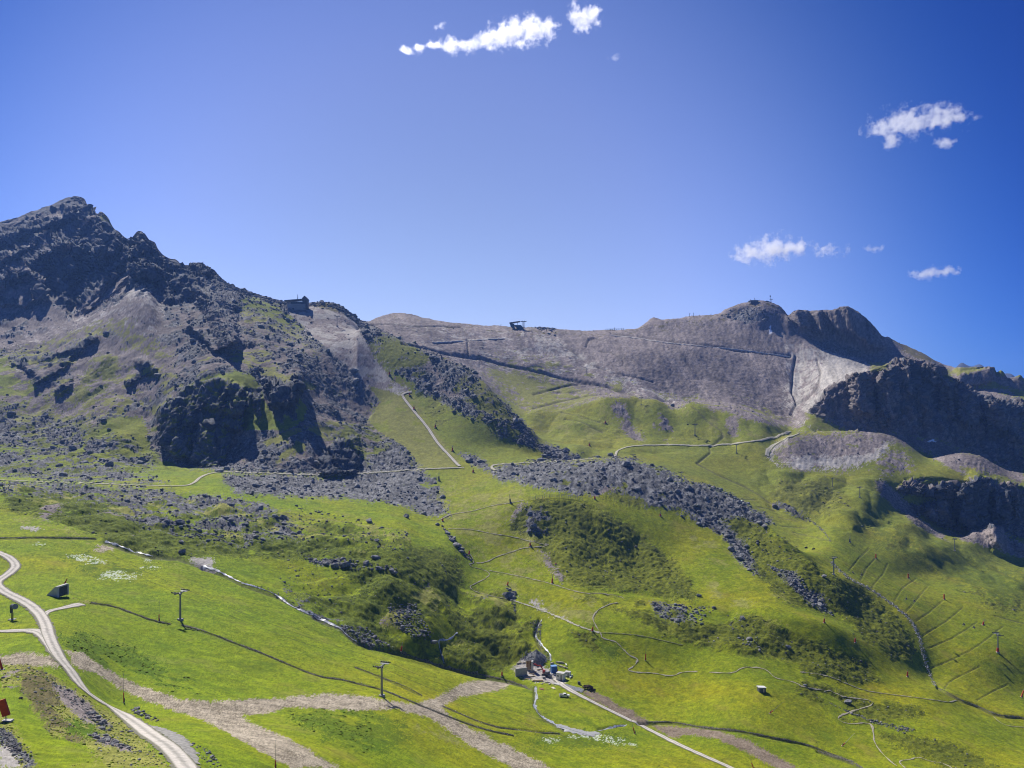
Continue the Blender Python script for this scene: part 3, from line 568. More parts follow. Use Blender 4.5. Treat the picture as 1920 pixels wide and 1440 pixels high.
# shapes that the relief lines are too coarse for: gullies, ditches, knolls (photo outline, metres of depth)
def carve(pts, width, depth, power=2):
    global ZG
    D = seg_dist(PXG, PYG, pts, width * 3)
    g = np.where(np.isfinite(D), np.exp(-(np.where(np.isfinite(D), D, 1e3) / width) ** power), 0)
    ZG -= g * depth
    return g
CARVES = [
 # benches and drains on the far grey slope
 (ZB([(820,430),(1100,490),(1400,550),(1700,620),(1920,665)]) + ZC([(250,800),(520,860),(760,930),(1000,985)]), 2.2, 5.0),
 (ZC([(0,920),(150,880),(280,845),(380,830)]), 1.6, 2.5),
 (ZC([(0,1020),(180,970),(380,925),(550,912)]), 1.6, 2.5),
 (ZC([(560,485),(750,505),(940,535),(1300,570),(1500,590),(1850,640)]), 2.0, 4.0),
 (ZC([(200,545),(300,600),(420,690),(520,730)]), 1.6, 3.0), (ZB([(600,330),(720,326),(870,332),(1050,328),(1150,340)]), 1.6, 4.0), (ZB([(1000,425),(1200,415)]), 1.2, 2.0), (ZC([(560,760),(700,790),(860,830)]), 1.4, 2.5),
 (ZC([(380,570),(400,530),(450,522),(510,545)]), 1.6, 3.0),
 (ZC([(480,600),(560,610),(640,650),(650,680)]), 1.6, 2.5),
 (ZD([(275,650),(255,740),(245,880),(280,960),(240,1040),(330,1120),(420,1180)]), 2.0, 5.0),
 (ZD([(430,660),(455,760),(430,850),(360,930),(280,970)]), 1.8, 3.5),
 (ZB([(1190,410),(1195,500)]), 1.5, 3.0),
 (ZC([(205,1040),(480,1110)]), 1.5, 2.0), (ZC([(230,1100),(500,1175)]), 1.5, 2.0),
 (ZC([(1145,1025),(1230,1090),(1350,1180),(1370,1220),(1270,1290),(1275,1340),(1180,1415)]) + ZG7([(80,265),(200,330),(360,400),(480,470),(700,570)]), 1.8, 1.6),
 # ravines
 (ZE([(1140,850),(1260,890),(1360,940),(1560,1010),(1750,1110),(1920,1195)]) + ZI([(200,420),(380,500),(490,590),(560,620),(720,650),(900,690),(1080,750),(1300,810),(1500,845),(1690,900)]), 4.0, 2.2),
 (ZI([(1050,590),(1060,680),(1090,750)]), 2.5, 1.5),
 (ZI([(1720,440),(1690,540),(1740,640),(1800,700)]), 3.0, 2.0),
 (ZI([(1690,900),(1690,1020),(1760,1110),(1890,1180)]), 3.0, 1.0),
 (ZE([(590,705),(760,765),(860,790),(1000,800),(1140,850)]), 4.0, 1.6),
 # ditches through the meadow
 (ZE([(510,1050),(640,1070),(750,1110),(860,1150),(960,1170)]), 1.6, 1.0),
 (ZE([(0,686),(250,683),(540,688)]), 1.6, 1.2),
 (ZE([(1020,1175),(1230,1240),(1440,1320),(1700,1430)]) + ZI([(120,780),(250,825),(400,845),(640,905),(880,1000),(1130,1100),(1400,1190),(1550,1220)]), 1.5, .8),
 (ZI([(480,760),(700,845),(930,950)]), 1.6, .8), (ZI([(1070,1020),(1330,1130),(1450,1165),(1860,1205)]), 1.6, .8),
 (ZJ([(380,1150),(200,1180)]), 2.0, 1.0),
 (ZJ([(470,1140),(700,1130),(900,1160),(1150,1190),(1400,1240),(1600,1280),(1760,1340),(1920,1400)]) + ZL([(150,1225),(400,1310),(540,1371)]), 2.4, 1.6),
 (ZL([(1180,680),(1290,740),(1400,800),(1520,840),(1650,900),(1750,925),(1920,940)]), 2.6, 2.0),
] + [(ZK(p), 1.0, .55) for p in ([(590,130),(500,220),(420,320)], [(640,220),(570,300),(520,400)], [(750,260),(710,350),(630,440),(620,470)], [(990,390),(880,470),(830,540),(810,580)], [(1100,450),(980,590),(910,670)], [(1220,580),(1100,680),(1000,750)], [(1400,630),(1270,740),(1050,880)], [(1520,760),(1300,900),(1100,985)], [(1740,800),(1600,910),(1450,1010),(1240,1110),(1130,1150)], [(1540,1140),(1330,1240),(1270,1280),(1240,1330)], [(1780,1290),(1640,1360),(1520,1430)], [(1670,705),(1780,735),(1920,770)])] \
  + [(ZG7(p), 1.0, .6) for p in ([(320,470),(420,470)], [(420,510),(520,525)], [(540,570),(640,585)], [(560,620),(700,630)], [(620,655),(830,700)])]
soilmask = np.zeros_like(ZG)
for pts, w, dep in CARVES:
    soilmask = np.maximum(soilmask, carve(pts, w, dep))

# ribs, pillars and hollows of the rock faces: pushed out of the face (outline, width in photo pixels, metres)
def push(pts, width, amount, sharp=1.0):
    global XG, YG, ZG
    D = seg_dist(PXG + wx * 2.0, PYG + wy * 2.0, pts, width)
    g = np.where(np.isfinite(D), np.clip(1 - np.where(np.isfinite(D), D, 1e9) / width, 0, 1), 0) ** sharp
    k = 1 - g * amount / DG
    XG = XG * k; YG = YG * k; ZG = CAMZ + (ZG - CAMZ) * k
for pts, w, amt in [
 (ZP([(1140,240),(1180,420),(1160,640)]), 42, 70), (ZP([(1590,470),(1600,700),(1640,900)]), 34, 75), (ZP([(1340,480),(1300,640)]), 16, 25),
 (ZP([(500,490),(280,640),(0,790),(-300,900)]), 16, 38), (ZP([(700,570),(560,640),(300,830),(0,1010),(-300,1150)]), 20, 45), (ZP([(700,570),(850,650),(830,850)]), 14, 30),
 (ZP([(1480,690),(1290,860),(1110,1090),(880,1340)]), 14, 38), (ZP([(1480,900),(1280,1080),(1000,1300)]), 10, 20), (ZP([(860,200),(700,290),(440,400),(0,520),(-300,600)]), 15, 34),
 (ZP([(1070,260),(930,370),(860,560),(880,720)]), 10, 25), (ZP([(900,70),(980,220),(1000,400)]), 12, 25), (ZP([(300,900),(480,1000),(480,1180)]), 14, 25),
 (ZP([(880,760),(870,1000),(850,1330)]), 18, -45), (ZP([(540,780),(560,1100)]), 16, -30), (ZP([(620,420),(300,560),(0,660)]), 12, -25), (ZP([(1480,720),(1500,1000)]), 7, -25),
 (ZA([(1110,600),(1200,680),(1260,800),(1300,900)]), 28, 45), (ZA([(1060,740),(1050,830)]), 12, 16), (ZA([(1380,780),(1400,900)]), 14, 18), (ZA([(800,530),(950,520)]), 14, 20),
 (ZA([(1000,600),(1180,640),(1320,700)]), 14, 14), (ZA([(1100,470),(1160,520)]), 12, 22),
 (ZQ([(330,640),(420,560),(430,800),(440,1000)]), 18, 12), (ZQ([(560,480),(570,720)]), 10, 7), (ZQ([(800,400),(820,600)]), 22, 9), (ZQ([(740,860),(760,1000)]), 36, 14), (ZQ([(980,480),(960,620)]), 12, 6),
 (ZQ([(1060,440),(1040,760)]), 8, -12), (ZQ([(700,640),(980,700)]), 12, -8), (ZQ([(1160,470),(1170,700)]), 9, 8), (ZQ([(1390,360),(1400,580)]), 22, 11), (ZQ([(1530,300),(1550,440)]), 9, 10), (ZQ([(1240,380),(1300,640)]), 7, -8),
 (ZQ([(1900,940),(1850,1150)]), 26, 12), (ZQ([(2000,900),(1990,1160)]), 14, 8),
 (ZA([(150,1010),(380,950),(540,870)]), 9, 10), (ZA([(380,1110),(330,1180)]), 9, 7), (ZA([(790,1020),(840,1030)]), 12, 7), (ZA([(470,1100),(600,1000)]), 16, 8),
 (ZR([(250,480),(250,860)]), 6, -22), (ZR([(60,480),(80,900)]), 20, 20), (ZR([(400,420),(380,1000)]), 22, 18), (ZR([(620,380),(640,700)]), 14, 14), (ZR([(740,380),(960,620),(960,900)]), 8, -16), (ZR([(860,380),(1000,520),(1100,640)]), 24, 22), (ZR([(800,700),(820,1000)]), 16, 12), (ZR([(1250,760),(1300,1000)]), 16, 14), (ZR([(1560,860),(1620,1100)]), 18, 20), (ZR([(1130,640),(1160,1000)]), 6, -14),
 (ZD([(280,330),(320,430)]), 14, 26), (ZD([(440,340),(470,470)]), 10, 22), (ZD([(380,320),(400,450)]), 5, -16), (ZD([(640,290),(700,470),(800,560)]), 22, 36), (ZD([(560,310),(600,460)]), 8, 14), (ZD([(500,320),(540,470)]), 5, -14), (ZD([(860,430),(900,560)]), 12, 20), (ZD([(780,380),(800,540)]), 5, -16),
 (ZT([(760,430),(760,520)]), 5, 8), (ZT([(880,430),(880,520)]), 5, 8), (ZT([(970,420),(970,560)]), 6, 9), (ZT([(1060,420),(1060,560)]), 6, 9), (ZT([(1140,390),(1140,480)]), 5, 9), (ZT([(1400,340),(1250,600),(1220,800)]), 22, 16), (ZT([(1550,500),(1540,760)]), 8, -12), (ZT([(1780,560),(1780,760)]), 6, -10), (ZT([(700,660),(760,780)]), 10, 10), (ZT([(950,640),(1060,840)]), 12, 8), (ZT([(1560,950),(1640,1100)]), 20, 14), (ZT([(1840,1060),(1900,1150)]), 12, 8),
 (ZG7([(560,390),(700,370),(860,410)]), 14, 6), (ZG7([(1750,640),(1770,700)]), 16, 10),
]:
    push(pts, w, amt * (1.45 if pts[0][1] < 560 and pts[0][0] < 400 else 1.0))

def block(poly, amount, soft=1, wob=4.5):
    """a buttress or block of rock standing out of the slope"""
    global XG, YG, ZG
    g = blur(in_poly(PXG + wx * wob, PYG + wy * wob, poly).astype(float), soft)
    k = 1 - g * amount / DG
    XG = XG * k; YG = YG * k; ZG = CAMZ + (ZG - CAMZ) * k
for poly, amt in [
 (ZQ([(280,620),(440,480),(640,360),(900,340),(1040,420),(1030,640),(1030,790),(640,760),(560,800),(560,1040),(400,1040),(290,880)]), 20), (ZQ([(560,860),(640,770),(740,750),(860,790),(930,880),(860,1060),(760,1130),(600,1090)]), 16),
 (ZQ([(620,420),(860,350),(1030,430),(1000,640),(880,660),(760,600),(660,560)]), 8), (ZQ([(1120,520),(1170,460),(1210,520),(1190,720)]), 18), (ZQ([(900,360),(1040,400),(1100,480),(1090,600),(1000,620)]), 14), (ZQ([(1250,350),(1440,370),(1490,300),(1570,310),(1560,440),(1440,580),(1290,560)]), 34), (ZQ([(1480,310),(1570,310),(1560,440),(1490,420)]), 8),
 (ZQ([(280,640),(430,500),(560,480),(620,600),(600,760),(420,820),(300,760)]), 7), (ZQ([(1720,1060),(1800,960),(1920,880),(2060,860),(2100,1000),(2060,1180),(1730,1200)]), 18),
 (ZA([(80,1030),(240,990),(380,940),(540,860),(550,890),(400,990),(380,1040),(200,1150),(190,1080)]), 15), (ZA([(300,1180),(410,1090),(400,1170),(320,1210)]), 10), (ZA([(740,1010),(840,980),(880,1060),(820,1090),(710,1160),(700,1120),(790,1060)]), 10),
 (ZA([(1050,740),(1110,640),(1200,680),(1330,790),(1340,900),(1290,920),(1200,960),(1120,860),(1060,830)]), 26),
 (ZP([(930,560),(1010,380),(1130,225),(1200,260),(1330,430),(1440,560),(1250,700),(1000,700),(920,700)]), 34), (ZP([(1500,580),(1560,450),(1620,460),(1720,570),(1780,640),(1920,800),(1800,950),(1680,860),(1540,960),(1500,1000),(1480,850)]), 36),
 (ZP([(560,640),(700,570),(850,640),(870,860),(760,980),(560,900),(480,760)]), 22), (ZP([(0,1000),(300,880),(480,1000),(470,1180),(300,1280),(0,1300)]), 24), (ZP([(1110,1090),(1290,860),(1480,700),(1460,880),(1280,1000),(1050,1240)]), 18),
 (ZR([(0,480),(120,450),(260,490),(250,880),(150,960),(0,900)]), 15), (ZR([(290,500),(400,420),(560,350),(720,340),(720,620),(560,900),(380,1000),(280,860)]), 17), (ZR([(750,400),(880,360),(1080,520),(1090,640),(940,620),(780,500)]), 17), (ZR([(1000,660),(1180,640),(1500,780),(1560,1000),(1300,1060),(1100,980)]), 13), (ZR([(1540,800),(1760,780),(1920,820),(1920,1240),(1700,1160),(1620,1050)]), 17),
 (ZD([(200,370),(280,315),(460,315),(470,470),(330,440)]), 20), (ZD([(480,320),(640,280),(740,330),(860,440),(940,580),(860,600),(700,500),(560,470)]), 28), (ZD([(1400,770),(1690,725),(1700,830),(1500,870),(1420,820)]), 18),
 (ZT([(480,470),(560,380),(660,420),(640,500)]), 8), (ZT([(720,440),(1180,400),(1160,500),(1000,560),(720,520)]), 9), (ZT([(760,640),(1000,600),(1100,700),(1020,860),(860,760)]), 9), (ZT([(1180,420),(1400,335),(1520,420),(1500,760),(1300,960),(1180,800)]), 14), (ZT([(1560,520),(1760,500),(1760,760),(1580,780)]), 9),
]:
    block(poly, amt)
# hummocky ground: small moraine knolls and hollows
for poly, amp in ((ZE([(0,380),(500,390),(1000,430),(1620,540),(1920,600),(2300,680),(2280,820),(1500,800),(760,770),(480,640),(200,560),(0,530)]), 1.0),
                  (ZI([(0,200),(700,130),(1000,90),(1250,220),(1500,240),(1620,420),(1650,690),(1400,800),(1080,740),(720,640),(480,580),(200,400)]), 1.0),
                  (ZF([(960,330),(1360,300),(1760,560),(2000,860),(1700,830),(1300,780),(960,450)]), .8),
                  (ZJ([(280,340),(760,300),(1180,400),(1560,560),(1920,740),(1700,740),(1000,640),(560,480)]), .9),
                  (ZG7([(210,580),(480,640),(780,870),(1130,1060),(1310,1300),(1180,1370),(860,1110),(430,910)]), .8),
                  (ZG7([(960,560),(1300,620),(1920,900),(1920,1100),(1350,850)]), .8),
                  ([(-300,640),(300,640),(700,760),(860,880),(0,890),(-300,880)], .9), ([(975,775),(1150,742),(1300,757),(1480,812),(1440,850),(1300,850),(1100,850),(1000,820)], 1.15), ([(1400,880),(1640,900),(1700,980),(1560,1000),(1450,960)], 1.3)):
    mk = blur(in_poly(PXG + wx * 6, PYG + wy * 4, poly).astype(float), 14) * amp
    dm = DG[mk > .5]; lam = float(np.clip(np.median(dm) / 560, 1, 2.0)) if dm.size else 1.0
    ZG += mk * (1 - .8 * wRun) * (4.6 * lam ** .5 * (np.abs(noise(XG / 30 / lam + 5, YG / 42 / lam)) * 1.6 - .35) + 2.3 * noise(XG / 13 / lam, YG / 17 / lam + 3) + 1.0 / lam * noise(XG / 6.5, YG / 8))
# noise relief, in metres
fall = np.clip(DG / 400, .35, 1.6)
ZG += wG * (0.9 * fbm(XG / 45, YG / 45, 3) + 0.20 * noise(XG / 4.5, YG / 6.0) * np.clip(DG / 300, .3, 1.5))
ZG += wS * (1.8 * fbm(XG / 26, YG / 26, 3) + 0.8 * np.abs(noise(XG / 7.5 + wx * .1, YG / 7.5)) * fall + 0.6 * noise(XG / 3.0, YG / 3.0) * fall + RNG.normal(0, .10, ZG.shape) * fall)
ZG += wC * (3.2 * fbm(XG / 60, YG / 60, 4) * np.clip(DG / 900, .15, 1.2) + 0.55 * noise(XG / 7, YG / 7) * np.clip(DG / 800, .1, 1.3) + RNG.normal(0, .24, ZG.shape) * np.clip(DG / 900, .1, 1.2))
ZG += wB * 4.0 * fbm(XG / 55, YG / 55, 3) * np.clip(DG / 900, .1, 1.1)
tone = np.ones_like(ZG)
m = wB > 0.03
bs = np.clip(DG[m] / 800, .3, 1.5)
for size, amp in ((4.6, 1.25), (2.3, .9)):
    val, ox, oy, edge = cells2(XG[m] / size, YG[m] / size)
    big = (_grad[val, 2] * .5 + .5) ** 1.6
    hgt = amp * (big * np.clip(edge * 3.2, 0, 1) + (_grad[val, 0] * ox + _grad[val, 1] * oy) * 0.8)
    ZG[m] += wB[m] * hgt * bs
    tone[m] *= 1 + (_grad[val, 0]) * .33 * wB[m]
ZG += wD * 0.14 * noise(XG / 1.6, YG / 1.6)
# gullied bare slopes: grooves that run down the fall line
far_bare = wC * (DG > 850)
gro = fbm(PXG / 10 + PYG / 40, PYG / 30, 4, 0.75)
ZG += far_bare * np.clip((DG - 1150) / 150, 0, 1) * (14 * fbm(XG / 190, YG / 190, 3) + 2.6 * (np.abs(fbm(PXG / 34 - PYG / 60, PYG / 60, 4, .65)) * 2 - .4))
ZG += far_bare * 1.3 * gro * (0.4 + np.clip(patch * 2 + .5, 0, 1.3))

# rock: pushed along the surface normal, so that cliffs get buttresses, ledges and cracks
def normals(X, Y, Z):
    P = np.stack([X, Y, Z], -1)
    du = np.gradient(P, axis=1); dv = np.gradient(P, axis=0)
    N = np.cross(du, dv)
    N /= np.linalg.norm(N, axis=-1, keepdims=True) + 1e-9
    return N
N0 = normals(XG, YG, ZG)
m = wR > 0.02
x, y, z = XG[m], YG[m], ZG[m]
left = np.clip((700 - PXG[m]) / 200, 0, 1) * np.clip((DG[m] - 980) / 80, 0, 1)
near = np.clip(DG[m] / 1100, .55, 1.5)
jx = x + 4 * noise(x / 14, y / 14, z / 14); jz = z + 4 * noise(x / 13, y / 13 + 9, z / 13)
q = jx * 0.55 + jz * 0.83; p = jx * 0.83 - jz * 0.55        # beds of the left mountain dip to the left
disp = np.zeros_like(x)
v1, e1, f1 = cells3(p / 40, y / 34, q / 20); v2, e2, f2 = cells3(p / 15, y / 13, q / 7.5)
dl_ = (_grad[v1, 0] * 4 + f1 * 12 + _grad[v2, 1] * 2.0 + f2 * 5.5) + 8 * fbm(x / 90, y / 90, 3, .5, z=z / 90)
v3, e3, f3 = cells3(jx / 12.5, y / 14, z / 62); v4, e4, f4 = cells3(jx / 5.2, y / 5.5, jz / 13)
dr_ = (_grad[v3, 0] * 4.5 + f3 * 7 + _grad[v4, 1] * 1.6 + f4 * 3.0) + 4 * fbm(x / 60, y / 60, 3, .5, z=z / 160)
tall = np.clip((DG[m] - 800) / 500, 0.25, 1)
disp = (left * dl_ * tall + (1 - left) * dr_ * np.clip((DG[m] - 400) / 600, .5, 1)) + noise(x / 3.5, y / 3.5, z / 3.5) * 0.9 * near
tone[m] *= 1 - wR[m] * .45 * np.exp(-np.where(left > .5, e2, e4) * 14)          # shade of the cracks painted into the colour along the joints
tone[m] *= 1 + wR[m] * (_grad[np.where(left > .5, v2, v4), 2] * .24 + _grad[np.where(left > .5, v1, v3), 1] * .18)
sky_lock = np.where(LN[:, None] >= NL - 3, .15, 1.0) * np.ones_like(PXG)
disp *= wR[m] * sky_lock[m]
XG[m] += N0[m][:, 0] * disp; YG[m] += N0[m][:, 1] * disp; ZG[m] += N0[m][:, 2] * disp

# ------------------------------------------------------------------ colour of the ground itself
CA = np.array([c[0] for c in CLS]); CB = np.array([c[1] for c in CLS])
mixn = np.clip(0.5 + 0.75 * patch + 0.55 * fine + 0.45 * RNG.uniform(-1, 1, PXG.shape), 0, 1)[..., None]
colr = (CA[CL] * (1 - mixn) + CB[CL] * mixn) * tone[..., None]
mott = fbm(PXG / 7, PYG / 4, 3, .8)
colr *= (1 + .6 * mott * (wG + wS + .6 * wC))[..., None]
# meadow: broad yellow and deep green areas
gmask = np.isin(CL, (GRASS, LUSH))
pt2 = fbm(XG / 17 + 40, YG / 17 + 11, 4, .6)
pd = (np.clip(pt2 * 2.4 - .25, 0, .55) * (CL == GRASS))[..., None]; pl_ = (np.clip(-pt2 * 2.4 - .25, 0, .6) * (CL == GRASS))[..., None]
colr = colr * (1 - pd - pl_) + np.array([.185, .20, .030]) * pd * tone[..., None] + np.array([.085, .145, .006]) * pl_
broad = fbm(XG / 90 + 3, YG / 60 - 8, 3)
yel = np.clip(broad * 1.6 + 0.1, -1, 1)[..., None]
tint = np.where(yel > 0, 1 + yel * np.array([0.42, 0.10, 0.0]), 1 + yel * np.array([0.30, 0.16, 0.1]))
colr = np.where(gmask[..., None], colr * tint, colr)
right_tone = 1 - .07 * np.clip((PXG - 1150) / 350, 0, 1) * np.isin(CL, (GRASS, LUSH, HEATH, DRY))       # grass and heath slightly darker towards the right
colr *= right_tone[..., None]
colr[..., 0] *= 1 + .13 * np.clip((PXG - 700) / 300, 0, 1) * np.isin(CL, (GRASS, LUSH, HEATH))
farg = np.isin(CL, (GRASS, LUSH, DRY, HEATH)) & (DG > 600)
dryk = (np.clip((DG - 600) / 700, 0, .45) * farg)[..., None]
colr = colr * (1 - dryk) + np.array([0.17, 0.17, 0.05]) * dryk
streak = fbm(PXG / 22 - PYG / 34, PYG / 95, 4, .65); colr *= (1 + .75 * streak * far_bare)[..., None]          # stone of different beds washed down the slope
sm = (np.clip(soilmask * 1.3 - .25, 0, 1) * 0.55)[..., None]
colr = colr * (1 - sm) + np.array([0.085, 0.075, 0.06]) * sm
# snow left in a few cracks
for poly in (ZP([(545,670),(580,650),(612,655),(615,675),(560,685)]), ZP([(890,715),(930,712),(960,722),(1050,715),(1120,700),(1060,728),(950,738),(900,730)]), ZR([(830,1238),(870,1218),(910,1218),(930,1240),(880,1236),(840,1246)]), ZP([(780,565),(840,530),(845,540),(790,572)]), ZD([(88,430),(100,428),(104,480),(88,492),(84,470)])):
    colr[in_poly(PXG + wx * 2, PYG + wy * 1.5, poly)] = (0.82, 0.84, 0.88)
# white flowers in the wet meadow
fl = np.zeros(PXG.shape, bool)
for poly in (ZE([(370,790),(450,780),(580,810),(600,825),(500,830),(420,805)]), ZE([(560,900),(640,860),(700,875),(720,895),(800,890),(790,910),(700,925),(600,920)]), ZE([(195,722),(245,720),(240,732),(205,732)]), ZE([(795,800),(850,800),(840,815),(800,808)]), ZE([(780,848),(890,855),(880,865),(800,858)]),
             ZS([(1080,1300),(1300,1300),(1560,1330),(1800,1390),(1900,1440),(1780,1440),(1560,1390),(1300,1340),(1100,1330)]), ZS([(800,1350),(960,1330),(1080,1360),(900,1390)])):
    fl |= in_poly(PXG + wx * 8, PYG + wy * 6, poly)
fl &= (fine + 0.5 * RNG.uniform(-1, 1, PXG.shape)) > 0.05
colr[fl] = colr[fl] * .3 + np.array([0.55, 0.60, 0.52]) * .7
colr = np.clip(colr, 0.004, 1)

# ------------------------------------------------------------------ materials
MATS = {}
def mat(name, color, rough=0.7, metal=0.0, var=0.25, scale=2.0, spec=0.3, bump=0.0, color2=None):
    if name in MATS: return MATS[name]
    m = bpy.data.materials.new(name); m.use_nodes = True
    t = m.node_tree; b = t.nodes['Principled BSDF']
    b.inputs['Roughness'].default_value = rough
    b.inputs['Metallic'].default_value = metal
    b.inputs['Specular IOR Level'].default_value = spec
    tc = t.nodes.new('ShaderNodeTexCoord')
    nz = t.nodes.new('ShaderNodeTexNoise'); nz.inputs['Scale'].default_value = scale; nz.inputs['Detail'].default_value = 5
    t.links.new(tc.outputs['Object'], nz.inputs['Vector'])
    rp = t.nodes.new('ShaderNodeValToRGB')
    c1 = [max(0, v * (1 - var)) for v in color]; c2 = [min(1, v * (1 + var)) for v in (color2 or color)]
    rp.color_ramp.elements[0].position = .3; rp.color_ramp.elements[1].position = .7
    rp.color_ramp.elements[0].color = (*c1, 1); rp.color_ramp.elements[1].color = (*c2, 1)
    t.links.new(nz.outputs['Fac'], rp.inputs['Fac'])
    t.links.new(rp.outputs[0], b.inputs['Base Color'])
    if bump:
        bp = t.nodes.new('ShaderNodeBump'); bp.inputs['Strength'].default_value = bump; bp.inputs['Distance'].default_value = 0.2
        t.links.new(nz.outputs['Fac'], bp.inputs['Height']); t.links.new(bp.outputs[0], b.inputs['Normal'])
    MATS[name] = m
    return m

def ground_material():
    m = bpy.data.materials.new('mountain_ground'); m.use_nodes = True
    t = m.node_tree; b = t.nodes['Principled BSDF']
    b.inputs['Roughness'].default_value = 0.95
    b.inputs['Specular IOR Level'].default_value = 0.12
    at = t.nodes.new('ShaderNodeAttribute'); at.attribute_name = 'cover'
    ge = t.nodes.new('ShaderNodeNewGeometry')
    n1 = t.nodes.new('ShaderNodeTexNoise'); n1.inputs['Scale'].default_value = 0.55; n1.inputs['Detail'].default_value = 6; n1.inputs['Roughness'].default_value = .7
    n2 = t.nodes.new('ShaderNodeTexNoise'); n2.inputs['Scale'].default_value = 0.16; n2.inputs['Detail'].default_value = 5
    for n in (n1, n2): t.links.new(ge.outputs['Position'], n.inputs['Vector'])
    r1 = t.nodes.new('ShaderNodeMapRange'); r1.inputs[1].default_value = .25; r1.inputs[2].default_value = .75; r1.inputs[3].default_value = .62; r1.inputs[4].default_value = 1.38
    r2 = t.nodes.new('ShaderNodeMapRange'); r2.inputs[1].default_value = .25; r2.inputs[2].default_value = .75; r2.inputs[3].default_value = .8; r2.inputs[4].default_value = 1.2
    t.links.new(n1.outputs['Fac'], r1.inputs[0]); t.links.new(n2.outputs['Fac'], r2.inputs[0])
    mu = t.nodes.new('ShaderNodeMath'); mu.operation = 'MULTIPLY'
    t.links.new(r1.outputs[0], mu.inputs[0]); t.links.new(r2.outputs[0], mu.inputs[1])
    vm = t.nodes.new('ShaderNodeVectorMath'); vm.operation = 'SCALE'
    t.links.new(at.outputs['Color'], vm.inputs[0]); t.links.new(mu.outputs[0], vm.inputs['Scale'])
    t.links.new(vm.outputs[0], b.inputs['Base Color'])
    bp = t.nodes.new('ShaderNodeBump'); bp.inputs['Strength'].default_value = 0.8; bp.inputs['Distance'].default_value = 0.5
    t.links.new(n1.outputs['Fac'], bp.inputs['Height'])
    t.links.new(bp.outputs[0], b.inputs['Normal'])
    return m

def np_mesh(name, verts, faces, material, smooth=False):
    """faces: (n,3) or (n,4) int array"""
    me = bpy.data.meshes.new(name)
    verts = np.ascontiguousarray(verts, np.float32); faces = np.ascontiguousarray(faces, np.int32)
    k = faces.shape[1]
    me.vertices.add(len(verts)); me.vertices.foreach_set('co', verts.ravel())
    me.loops.add(faces.size); me.loops.foreach_set('vertex_index', faces.ravel())
    me.polygons.add(len(faces))
    me.polygons.foreach_set('loop_start', np.arange(0, faces.size, k, dtype=np.int32))
    me.polygons.foreach_set('loop_total', np.full(len(faces), k, np.int32))
    if smooth: me.polygons.foreach_set('use_smooth', np.ones(len(faces), bool))
    me.materials.append(material)
    me.update(calc_edges=True)
    return me

def tag(o, label=None, cat=None, group=None, kind=None):
    if label: o['label'] = label
    if cat: o['category'] = cat
    if group: o['group'] = group
    if kind: o['kind'] = kind
    return o
def link(name, me, parent=None):
    o = bpy.data.objects.new(name, me); COL.objects.link(o)
    if parent: o.parent = parent
    return o

V = np.stack([XG, YG, ZG], -1).reshape(-1, 3)
ii = np.arange(NR - 1)[:, None] * NC + np.arange(NC - 1)[None, :]
Fq = np.stack([ii, ii + 1, ii + 1 + NC, ii + NC], -1).reshape(-1, 4)
me = np_mesh('terrain', V, Fq, ground_material(), smooth=True)
ca = me.color_attributes.new('cover', 'FLOAT_COLOR', 'POINT')
ca.data.foreach_set('color', np.concatenate([colr.reshape(-1, 3), np.ones((NR * NC, 1))], 1).astype(np.float32).ravel())
terrain = tag(link('terrain', me), 'alpine slopes with meadows, heath, scree and rock', kind='structure')
print('terrain', NR, NC, NR * NC)
# ------------------------------------------------------------------ finding places on the ground
PYF = HOR - (ZG - CAMZ) / YG * F0                 # where every ground point shows
RUNMIN = np.minimum.accumulate(np.where(LN[:, None] == 0, 1e6, PYF), axis=0)
YMAX = np.maximum.accumulate(YG, axis=0)
def _col(px):
    c = np.clip(np.interp(px, px_cols, np.arange(NC)), 0, NC - 1.001)
    return int(c), c - int(c)
def hit(px, py):
    """the ground point seen at photo pixel (px, py)"""
    ds = []
    i, f = _col(px)
    for c in (i, i + 1):
        rm = RUNMIN[:, c]
        k = int(np.argmax(rm <= py)) if (rm <= py).any() else int(np.argmin(rm))
        k = max(k, 1)
        p0, p1 = PYF[k - 1, c], PYF[k, c]
        t = 0 if p0 == p1 else np.clip((p0 - py) / (p0 - p1), 0, 1)
        ds.append(YG[k - 1, c] * (1 - t) + YG[k, c] * t)
    d = ds[0] * (1 - f) + ds[1] * f
    return Vector(((px - 960) / F0 * d, d, ground(((px - 960) / F0 * d), d)))
def ground(x, y):
    px = 960 + F0 * x / y
    i, f = _col(px)
    zs = []
    for c in (i, i + 1):
        k = int(np.clip(np.searchsorted(YMAX[:, c], y), 1, NR - 1))
        a, b = YMAX[k - 1, c], YMAX[k, c]
        t = 0 if b <= a else (y - a) / (b - a)
        zs.append(ZG[k - 1, c] * (1 - t) + ZG[k, c] * t)
    return zs[0] * (1 - f) + zs[1] * f

# ------------------------------------------------------------------ roads, paths, streams, draped on the ground
def smooth_path(pts, step=2.2):
    P = np.array(pts, float)
    if len(P) > 2:
        out = []
        Q = np.vstack([2 * P[0] - P[1], P, 2 * P[-1] - P[-2]])
        for i in range(1, len(Q) - 2):
            n = max(2, int(np.hypot(*(Q[i + 1] - Q[i])) / step))
            for t in np.arange(n) / n:
                out.append(.5 * (2 * Q[i] + (Q[i + 1] - Q[i - 1]) * t + (2 * Q[i - 1] - 5 * Q[i] + 4 * Q[i + 1] - Q[i + 2]) * t * t + (3 * Q[i] - Q[i - 1] - 3 * Q[i + 1] + Q[i + 2]) * t ** 3))
        out.append(Q[-2])
        return np.array(out)
    n = max(2, int(np.hypot(*(P[1] - P[0])) / step))
    return P[0] + (P[1] - P[0]) * (np.arange(n + 1) / n)[:, None]

